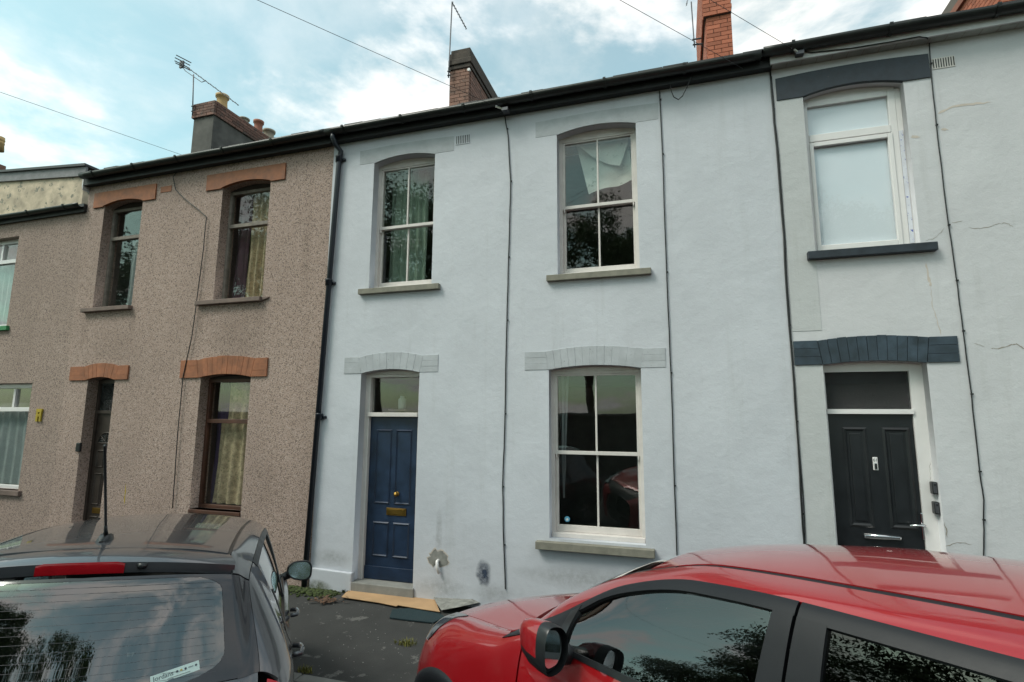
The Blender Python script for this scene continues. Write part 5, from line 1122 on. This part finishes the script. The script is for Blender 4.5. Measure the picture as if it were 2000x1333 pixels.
sw_.tube(ring, 0.017, 8, cap=False); sw_.tube([ring[6], ring[18]], 0.02, 6); sw_.tube([cw, cw+Vector((0.2, 0, -0.08))], 0.04, 8); obj('steering_wheel', sw_, M_blackplastic, red, True)
for y in (-0.38, 0.38): seat(red, 2.05, y, 0.55, 0.50, 0.60); obj('seat_base', MB().box(2.0, 2.5, y-0.25, y+0.25, 0.30, 0.56), M_seat, red, bev=0.05)
seat(red, 1.15, 0.0, 0.55, 1.25, 0.60, head=False)
# crease on the wing behind the lamp and reflector badge gap are in the panel lines above
a = Vector((3.36, 0.15, 1.05)); b = Vector((3.20, -0.45, 1.10)); obj('wiper', MB().tube([a, a.lerp(b, 0.5)+Vector((-.03, 0, 0.02)), b], 0.009, 6), M_blackplastic, red)

# ---------------- grey hatchback, rear towards the camera
gr = empty('parked_car'); gr.matrix_world = car_matrix(GREYF, GREYO)
tag(gr, 'dark metallic grey hatchback seen from behind, with roof aerial and dealer sticker in rear window', 'car', 'cars parked nose-in to the terrace')
def s9(x, *rows): return [(x+(r_[2] if len(r_) > 2 else 0), r_[0], r_[1]) for r_ in rows]
lowg = [(.81, .24), (.832, .45), (.838, .65), (.822, .83)]
T = [0, .5, 1, 2, 3, 3.7, 4.4, 5, 5.5, 6, 6.6, 7, 7.3, 7.5]
P = [s9(0, (.60, .28, .10), (.70, .42, .10), (.74, .55, .10), (.72, .66, .10), (.69, .71, .11), (.65, .74, .10), (.57, .76, .08), (.30, .775, .02), (0, .78, 0)),
     s9(0.06, (.70, .26, .14), (.79, .44, .12), (.815, .60, .12), (.785, .76, .13), (.735, .84, .15), (.675, .86, .15), (.595, .87, .13), (.30, .875, .05), (0, .88, .02)),
     s9(0.12, (.78, .25, .16), (.82, .45, .15), (.832, .63, .14), (.80, .82, .15), (.745, .93, .16), (.672, .955, .17), (.592, .945, .14), (.30, .952, .037), (0, .954, 0)),
     s9(0.30, (.805, .25, .34), (.832, .45, .32), (.838, .66, .30), (.822, .85, .30), (.775, .985, .28), (.578, 1.285, .18), (.505, 1.325, .11), (.28, 1.345, .03), (0, 1.35, 0)),
     s9(0.52, (.81, .24, .40), (.832, .45, .40), (.838, .65, .38), (.822, .84, .38), (.772, .965, .38), (.578, 1.335, .12), (.478, 1.392, .03), (.28, 1.42, .01), (0, 1.43, 0)),
     s9(1.2, *lowg, (.772, .952), (.583, 1.39), (.478, 1.438), (.27, 1.464), (0, 1.473)),
     s9(1.9, *lowg, (.77, .945), (.588, 1.385), (.492, 1.44), (.28, 1.472), (0, 1.483)),
     s9(2.4, *lowg, (.77, .938), (.59, 1.34), (.505, 1.395), (.30, 1.43, .04), (0, 1.442, .06)),
     s9(2.75, *lowg, (.768, .93), (.645, 1.17), (.565, 1.22), (.33, 1.255, .08), (0, 1.265, .12)),
     s9(3.0, *lowg, (.765, .92), (.70, 1.0), (.625, 1.03), (.35, 1.065, .13), (0, 1.075, .19)),
     s9(3.25, (.80, .23), (.825, .44), (.825, .64), (.80, .78), (.755, .86), (.705, .88), (.635, .89), (.35, .93, .05), (0, .94, .08)),
     s9(3.55, (.74, .22), (.79, .40), (.79, .58), (.76, .70), (.71, .77), (.66, .79), (.58, .81), (.32, .84), (0, .85)),
     s9(3.75, (.58, .22), (.64, .40), (.64, .54), (.61, .63), (.56, .68), (.52, .695), (.46, .71), (.26, .73), (0, .735)),
     s9(3.83, (.30, .26), (.34, .40), (.34, .50), (.32, .57), (.29, .61), (.27, .62), (.24, .63), (.13, .64), (0, .645))]
LG = Loft(T, P)
# parameter u of this net is not a length; ux() finds u for a given x on the belt row
uu = np.linspace(0, 7.5, 1500); bx = LG.at(uu, np.full_like(uu, 4.0))[:, 0]
def ux(x): return float(np.interp(x, bx, uu))
cgf = arch_cut(3.10, 0.30, 0.34); cgr = arch_cut(0.62, 0.30, 0.34); cgb = lambda q: cgf(q) or cgr(q)
for sd_ in (1, -1):
    k = dict(side=sd_)
    q1, q2, q3 = ux(0.98), ux(1.88), ux(2.92)
    patch(LG, 'rear_quarter', 0.03, lambda t: np.interp(t, [0, .5, 1], [ux(0.98), ux(0.98), 3.03]), 0, lambda s_: np.full_like(s_, 4.0), M_grey, gr, cut=cgr, ns=44, nt=28, **k)
    patch(LG, 'rear_pillar', 1.02, lambda t: np.interp(t, [0, 1], [ux(0.99), 3.02]), 4.0, 4.985, M_grey, gr, ns=24, nt=14, **k)
    patch(LG, 'pillar_panel', 1.02, 1.96, 5.01, 6.0, M_ceramic, gr, ns=14, nt=8, offs=0.002, **k)
    d1 = patch(LG, 'door', q1+0.012, q2, 0.25, 3.95, M_grey, gr, cut=cgr, ns=30, nt=18, **k); d2 = patch(LG, 'door', q2+0.012, q3, 0.25, 3.95, M_grey, gr, ns=30, nt=18, **k)
    patch(LG, 'belt_strip', q1-0.1, q3, 3.96, 4.05, M_blackplastic, gr, offs=0.003, ns=30, nt=2, **k)
    patch(LG, 'corner_trim', q1-0.03, lambda t: q1+0.22-0.2*t, 4.06, 4.5, M_blackplastic, d1, offs=0.002, ns=6, nt=6, **k)
    patch(LG, 'window_frame', 3.04, q3-0.15, 4.86, 5.0, M_blackplastic, gr, offs=0.002, ns=30, nt=3, **k)
    patch(LG, 'pillar_trim', q2-0.05, q2+0.07, 4.05, 4.86, M_blackplastic, gr, offs=0.003, ns=3, nt=8, **k)
    patch(LG, 'window_glass', lambda t: q1+0.01-0.55*t, q2-0.045, 4.05, 4.87, M_carglass, d1, offs=-0.006, skirt=0, ruled=True, ns=14, nt=10, **k)
    patch(LG, 'window_glass', q2+0.065, lambda t: q3-0.05-0.35*t, 4.05, 4.87, M_carglass, d2, offs=-0.006, skirt=0, ruled=True, ns=14, nt=10, **k)
    patch(LG, 'side_rail', 2.02, 6.2, 5.01, 5.93, M_grey, gr, ns=50, nt=8, **k)
    patch(LG, 'roof_ditch', 3.02, 5.0, 5.935, 6.04, M_blackplastic, gr, offs=-0.005, ns=30, nt=2, **k)
    patch(LG, 'front_wing', q3+0.012, 7.1, 0, lambda s_: 4.0+1.9*np.clip((s_-0.12)/.15, 0, 1), M_grey, gr, cut=cgf, ns=30, nt=22, **k)
    patch(LG, 'bumper', 7.11, 7.49, 0, 6, M_grey, gr, ns=8, nt=20, **k)
    patch(LG, 'headlight', 6.75, 7.25, 4.0, 5.6, M_clearlens, gr, offs=0.004, ns=8, nt=8, **k)
    patch(LG, 'tail_light', 0.25, 0.92, 2.6, 4.6, M_redlens, gr, offs=0.006, ns=12, nt=12, **k)
    for hx_ in (0.915, 1.775):
        hz_ = 0.865; hy_ = 0.822*sd_; hd_ = MB().tube([(hx_-0.085, hy_, hz_), (hx_-0.075, hy_+sd_*0.035, hz_+0.002), (hx_, hy_+sd_*0.045, hz_+0.004), (hx_+0.075, hy_+sd_*0.035, hz_+0.002), (hx_+0.085, hy_, hz_)], 0.013, 8)
        obj('door_handle', hd_, M_grey, d1 if hx_ < 1.2 else d2, True)
    for xc in (0.62, 3.10):
        obj('wheel_well', MB().lathe([(0.0, 0), (0.345, 0), (0.345, 0.26), (0.34, 0.26), (0.34, 0.01), (0, 0.01)], (xc, 0.55 if sd_ > 0 else -0.81, 0.30), 24, 'y'), M_blackplastic, gr)
        wheel(gr, xc, sd_*0.72, 0.295, 0.185, sd_)
    door_mirror(gr, 2.74, sd_*0.79, 0.985, sd_, M_grey, ln=0.20, hh=0.074, tilt=0.17)
patch(LG, 'roof', 3.0, 5.0, 6.045, 8, M_grey, gr, ns=44, nt=16, both=True)
patch(LG, 'windscreen', 5.03, 6.05, 6.0, 8, M_carglass, gr, ns=20, nt=14, both=True, skirt=0); patch(LG, 'bonnet', 6.15, 7.15, 5.95, 8, M_grey, gr, ns=24, nt=14, both=True); patch(LG, 'grille', 7.16, 7.48, 6, 8, M_blackplastic, gr, ns=6, nt=8, both=True)
rs = patch(LG, 'rear_screen', 1.03, 1.97, 6.0, 8, M_rearglass, gr, ns=24, nt=18, both=True, offs=0.001, skirt=0)
# black ceramic border of the rear screen, lying on the inside of the glass
def border(v_in, u_in0, u_in1):
    patch(LG, 'glass_border', 1.03, 1.97, 6.0, v_in, M_ceramic, rs, side=1, ns=20, nt=5, offs=0.0025, skirt=0); patch(LG, 'glass_border', 1.03, 1.97, 6.0, v_in, M_ceramic, rs, side=-1, ns=20, nt=5, offs=0.0025, skirt=0)
    patch(LG, 'glass_border', u_in1, 1.97, 6.1, 8, M_ceramic, rs, ns=4, nt=14, offs=0.0022, skirt=0, both=True); patch(LG, 'glass_border', 1.03, u_in0, 6.1, 8, M_ceramic, rs, ns=4, nt=14, offs=0.0022, skirt=0, both=True)
border(lambda s_: 6.22+0.75*np.clip((0.30-s_)/0.30, 0, 1)**2.2+0.60*np.clip((s_-0.78)/0.22, 0, 1)**2.2, 1.09, 1.92)
mb = MB()
for i in range(14):
    u = 1.14+0.054*i; vv = np.linspace(6.35, 8, 14); p, _ = LG.grid(np.full(14, u), vv, 0.0022); p = np.concatenate([p, p[-2::-1]*np.array([1, -1, 1])]); mb.tube([tuple(q) for q in p], 0.0005, 4)
hl_ = obj('heater_lines', mb, M_metal, rs); hl_['kind'] = 'stuff'
patch(LG, 'tailgate', 0.3, 1.02, 5.1, 8, M_grey, gr, ns=14, nt=16, both=True); patch(LG, 'rear_bumper', 0.0, 0.295, 4.0, 8, M_grey, gr, ns=8, nt=14, both=True)
# spoiler
ny = 25; vs = []; fs = []
for i in range(ny):
    q = -1+2*i/(ny-1); y = 0.515*q; e = abs(q)**2.2
    gx_, gz_ = 0.525+0.035*e, 1.428-0.042*e; rx, rz = 0.335+0.10*e, 1.402-0.040*e
    vs += [(gx_, y*0.93, gz_+0.001), ((gx_+rx)/2, y*0.96, (gz_+rz)/2+0.010), (rx+0.02, y, rz+0.004), (rx, y, rz-0.006), (rx+0.006, y, rz-0.046), (rx+0.02, y, rz-0.052), (rx+0.09, y*0.95, rz-0.040)]
for i in range(ny-1):
    for j in range(6): fs.append((i*7+j, i*7+j+1, (i+1)*7+j+1, (i+1)*7+j))
fs += [tuple(range(7))[::-1], tuple((ny-1)*7+j for j in range(7))]
spm = MB().add(vs, fs).mesh('spoiler', True); bm = bmesh.new(); bm.from_mesh(spm); bmesh.ops.recalc_face_normals(bm, faces=bm.faces); bm.to_mesh(spm); bm.free(); spm.set_sharp_from_angle(angle=R(35))
spo = link('spoiler', spm, M_grey, gr)
lens = MB(); nb = 13; vs = []
for i in range(nb):
    q = -1+2*i/(nb-1); y = 0.025+0.145*q; e = abs(y/0.515)**2.2; rx = 0.335+0.10*e; rz = 1.402-0.04*e
    ins = 0.012*max(0, abs(q)-0.85)/0.15; vs += [(rx-0.004, y, rz-0.004-ins*0.5), (rx-0.006, y, rz-0.012-ins), (rx-0.002, y, rz-0.047)]
lens.add(vs, [(i*3+j, i*3+j+1, (i+1)*3+j+1, (i+1)*3+j) for i in range(nb-1) for j in range(2)]); obj('brake_light', lens, M_redlens, spo, True)
obj('washer_nozzle', MB().lathe([(0.0, -0.012), (0.014, -0.012), (0.018, -0.004), (0.018, 0.01), (0, 0.01)], (0.345, -0.178, 1.378), 14, 'x' if False else 'z'), M_blackplastic, spo, True)
# aerial
az = float(LG.at(np.array([3.24]), np.array([8.0]))[0][2]); axx = float(LG.at(np.array([3.24]), np.array([8.0]))[0][0])
ayy = 0.045
ab_ = MB(); vs = []; fs = []
for i, (dx_, hw, zz) in enumerate(((-0.055, 0.012, 0.0), (-0.045, 0.030, 0.012), (0.0, 0.034, 0.028), (0.05, 0.026, 0.022), (0.095, 0.004, 0.0))):
    vs += [(axx+dx_, ayy-hw, az-0.012), (axx+dx_, ayy-hw*0.6, az+zz), (axx+dx_, ayy+hw*0.6, az+zz), (axx+dx_, ayy+hw, az-0.012)]
for i in range(4):
    for j in range(3): fs.append((i*4+j, i*4+j+1, (i+1)*4+j+1, (i+1)*4+j))
fs += [(0, 1, 2, 3), (19, 18, 17, 16)]; ab_.add(vs, fs); anb = obj('aerial_base', ab_, M_blackplastic, gr, True)
def grey_pt(px, py, axis, val):
    M3 = np.array([GREYF[0][:], GREYF[1][:], GREYF[2][:]]); c = M3@(np.array([0, 0, CAMZ])-np.array(GREYO[:])); d = M3@np.array(ray(px, py)[:]); return Vector(c+d*((val-c[axis])/d[axis]))
A0 = Vector((axx-0.005, ayy, az+0.02)); A1 = grey_pt(205, 870, 1, ayy); rod = MB().tube([A0, A0.lerp(A1, 0.12)], 0.010, 8, 0.006); n = 60
rod.tube([A0.lerp(A1, 0.12+0.88*i/n) for i in range(n+1)], 0.0055, 8)
coil = [A0.lerp(A1, 0.15+0.85*i/120)+Vector((math.cos(i*1.2), math.sin(i*1.2), 0))*0.0058 for i in range(121)]; rod.tube(coil, 0.0016, 4); obj('aerial_rod', rod, M_blackplastic, anb, True)
# dealer sticker inside the lower edge of the rear screen
def on_screen(px, py, o_):
    """point on the rear screen behind a photo pixel"""
    d = ray(px, py); M3 = np.array([GREYF[0][:], GREYF[1][:], GREYF[2][:]]); o0 = M3@(np.array([0, 0, CAMZ])-np.array(GREYO[:])); dd = M3@np.array(d[:])
    best = None
    U_, V_ = np.meshgrid(np.linspace(1.0, 2.0, 120), np.linspace(6, 8, 120)); pts_, nn_ = LG.grid(U_.ravel(), V_.ravel(), o_)
    for sg in (1, -1):
        q = pts_*np.array([1, sg, 1])-o0; tt = q@dd/(dd@dd); dist = np.linalg.norm(q-tt[:, None]*dd, axis=1); k_ = dist.argmin()
        if best is None or dist[k_] < best[0]: best = (dist[k_], pts_[k_]*np.array([1, sg, 1]))
    return Vector(best[1])
s00, s10, s11, s01 = on_screen(297, 1333, .004), on_screen(392, 1308, .004), on_screen(389, 1289, .004), on_screen(293, 1322, .004)
ex = (s11-s01).normalized(); sn = ex.cross((s11-s10)).normalized(); 
if sn.x > 0: sn = -sn
ey = sn.cross(ex).normalized(); Ls = (s11-s01).length; Hs = 0.21*Ls
ctr = s01-ey*Hs
SM = Matrix((ex, ey, sn)).transposed().to_4x4(); SM.translation = ctr+sn*0.0005
stk = MB().box(0, Ls, 0, Hs, -0.0008, 0.0); me = stk.mesh('dealer_sticker'); me.transform(SM); stick = link('dealer_sticker', me, M_sticker, rs)
text_mesh('Jordans', 0.135*Ls, SM @ Matrix.Translation((Ls*0.05, Hs*0.40, 0.0006)), M_ink, 'sticker_lettering', rs)
me = MB().box(Ls*0.33, Ls*0.80, Hs*0.17, Hs*0.205, 0.0004, 0.001).mesh('sticker_line'); me.transform(SM); link('sticker_line', me, M_metal, rs)
for i, (fx, mt) in enumerate(((0.535, M_ink), (0.62, M_gold), (0.71, M_ink), (0.93, M_ink))):
    me = MB().lathe([(0, 0), (0.024*Ls, 0), (0.024*Ls, 0.0006), (0, 0.0006)], (Ls*fx, Hs*0.62, 0.0004), 16).mesh('sticker_badge'); me.transform(SM); link('sticker_badge', me, mt, rs)
me = MB().box(Ls*0.77, Ls*0.87, Hs*0.60, Hs*0.66, 0.0004, 0.001).mesh('sticker_bar'); me.transform(SM); link('sticker_bar', me, M_ink, rs)
# inside
obj('floor_pan', MB().box(0.25, 3.5, -0.55, 0.55, 0.18, 0.24), M_blackplastic, gr); obj('parcel_shelf', MB().box(0.30, 0.80, -0.55, 0.55, 0.88, 0.90), M_seat, gr)
patch(LG, 'headlining', 3.0, 5.0, 5.05, 8, M_seat, gr, ns=16, nt=10, offs=-0.03, skirt=0, both=True)
for sd_ in (1, -1): patch(LG, 'under_shell', 0.05, 7.4, 0.0, 3.9, M_blackplastic, gr, side=sd_, ns=50, nt=12, offs=-0.018, skirt=0, cut=cgb)
patch(LG, 'under_bonnet', 6.1, 7.4, 4, 8, M_blackplastic, gr, ns=20, nt=10, offs=-0.02, skirt=0, both=True)
for y in (-0.34, 0.34): seat(gr, 2.0, y, 0.50, 0.48, 0.58); seat(gr, 1.02, y, 0.48, 0.55, 0.50)
obj('dashboard', MB().prism([(2.55, 0.5), (3.05, 0.5), (3.1, 0.88), (2.85, 0.9), (2.6, 0.84)], -0.68, 0.68), M_trim, gr, bev=0.03)

# ------------------------------------------------------------------ across the street, behind the photographer: wall and trees (seen mirrored in the glass)
wl = tag(obj('boundary_wall', MB().box(-30, 30, -3.35, -2.95, -0.2, 2.25), M_wallstone), 'dark stone boundary wall across the street below the trees', 'wall')
obj('coping', MB().box(-30, 30, -3.42, -2.88, 2.2505, 2.34), M_kerb, wl, bev=0.02)
def leaf_crown(name, blobs, nleaf, size, seed):
    rnd = np.random.RandomState(seed); sub = []
    for (x, y, z, r_) in blobs:                      # each bough carries many small leaf clumps
        for k in range(16):
            d = rnd.normal(size=3); d /= np.linalg.norm(d); q = rnd.rand()**0.5; sub.append((x+d[0]*r_*q, y+d[1]*r_*q, z+d[2]*r_*q*0.75, r_*rnd.uniform(0.16, 0.34)))
    B_ = np.array(sub); wts = B_[:, 3]**2.2; wts = wts/wts.sum(); idx = rnd.choice(len(B_), nleaf, p=wts)
    c = B_[idx, :3]+np.clip(rnd.normal(size=(nleaf, 3)), -1.6, 1.6)*B_[idx, 3:4]*0.62*np.array([1, 1, 0.75]); n = nleaf
    a = rnd.normal(size=(n, 3)); a /= np.linalg.norm(a, axis=1)[:, None]; b = np.cross(a, rnd.normal(size=(n, 3))); b /= np.linalg.norm(b, axis=1)[:, None]; sz = size*(0.6+0.8*rnd.rand(n))[:, None]
    v = np.stack([c-a*sz, c+b*sz*0.45, c+a*sz, c-b*sz*0.45], 1).reshape(-1, 3)
    me = bpy.data.meshes.new(name); me.from_pydata(v.tolist(), [], np.arange(4*n).reshape(-1, 4).tolist()); me.update(); me.materials.append(M_leaf); return me
def tree_at(name, x, y, h, spread, seed, label, nleaf=42000, size=0.068):
    rnd = random.Random(seed); t = base(name, (x, y, 0.4)); tag(t, label, 'tree', 'trees across the street')
    tm = MB(); fork = Vector((x+rnd.uniform(-.1, .1), y, h*0.30)); tm.tube([(x, y, 0.3), (x+0.05, y, h*0.15), fork], 0.24, 12, 0.17); blobs = []
    for k in range(6):
        a = k*1.05+rnd.uniform(-.3, .3); r_ = spread*rnd.uniform(0.4, 0.75); tip = Vector((x+r_*math.cos(a), y+r_*math.sin(a), h*rnd.uniform(0.55, 0.85))); mid = fork.lerp(tip, 0.5)+Vector((0, 0, h*0.05))
        tm.tube([fork-Vector((0, 0, 0.1)), mid, tip], 0.10, 8, 0.03); blobs.append((tip.x, tip.y, tip.z, spread*rnd.uniform(0.30, 0.45)))
        for q in range(2):
            a2 = a+rnd.uniform(-.9, .9); e = mid+Vector((spread*0.4*math.cos(a2), spread*0.4*math.sin(a2), h*rnd.uniform(0.05, 0.2))); tm.tube([mid, e], 0.045, 6, 0.015); blobs.append((e.x, e.y, e.z, spread*rnd.uniform(0.25, 0.38)))
    blobs.append((x, y, h*0.88, spread*0.45))
    obj('trunk', tm, M_bark, t, True); link('crown', leaf_crown('crown', blobs, nleaf, size, seed), M_leaf, t)
tree_at('broadleaf_tree', -4.0, -12.5, 13.0, 4.6, 3, 'tall forked broadleaf tree well behind the stone wall')
tree_at('broadleaf_tree', 5.2, -12.0, 12.0, 4.6, 11, 'spreading broadleaf tree opposite the grey-white house')
tree_at('broadleaf_tree', -10.5, -4.3, 12.5, 4.8, 21, 'high bushy broadleaf tree right behind the stone wall opposite the brown house')
tree_at('broadleaf_tree', 13.0, -12.5, 11.0, 4.6, 31, 'broad tree at the right end of the stone wall')
tree_at('broadleaf_tree', -16.0, -5.4, 11.5, 4.2, 41, 'leafy street tree further along the stone wall, opposite the far-left house', 32000)
tree_at('broadleaf_tree', -23.5, -6.0, 11.0, 4.2, 51, 'tall leafy tree at the far end of the stone wall', 32000)
eh = base('detached_house', (-36, 1, 0)); tag(eh, 'pale rendered gabled house closing the left end of the street', 'house')
hw = MB(); hw.add([(-36, -4, -0.3), (-36, 4, -0.3), (-36, 4, 5.2), (-36, 0, 7.6), (-36, -4, 5.2), (-44, -4, -0.3), (-44, 4, -0.3), (-44, 4, 5.2), (-44, 0, 7.6), (-44, -4, 5.2)], [(0, 1, 2, 3, 4), (9, 8, 7, 6, 5), (0, 5, 6, 1), (1, 6, 7, 2), (2, 7, 8, 3), (3, 8, 9, 4), (4, 9, 5, 0)])
obj('wall', hw, M_white, eh)
rfm = MB(); rfm.add([(-35.7, -4.3, 5.05), (-35.7, 0, 7.68), (-35.7, 4.3, 5.05), (-44.3, -4.3, 5.05), (-44.3, 0, 7.68), (-44.3, 4.3, 5.05), (-35.7, -4.3, 5.17), (-35.7, 0, 7.82), (-35.7, 4.3, 5.17), (-44.3, -4.3, 5.17), (-44.3, 0, 7.82), (-44.3, 4.3, 5.17)], [(0, 3, 4, 1), (1, 4, 5, 2), (6, 7, 10, 9), (7, 8, 11, 10), (0, 1, 7, 6), (1, 2, 8, 7), (0, 6, 9, 3), (2, 5, 11, 8), (3, 9, 10, 4), (4, 10, 11, 5)]); obj('roof', rfm, M_slate, eh)
for yy in (-2.2, 1.2):
    for zz in (0.9, 3.3):
        wn = obj('window', MB().box(-36.0, -35.94, yy, yy+1.1, zz, zz+1.3), M_upvc, eh); obj('pane', MB().box(-35.939, -35.935, yy+0.08, yy+1.02, zz+0.08, zz+1.22), M_ceramic, wn)
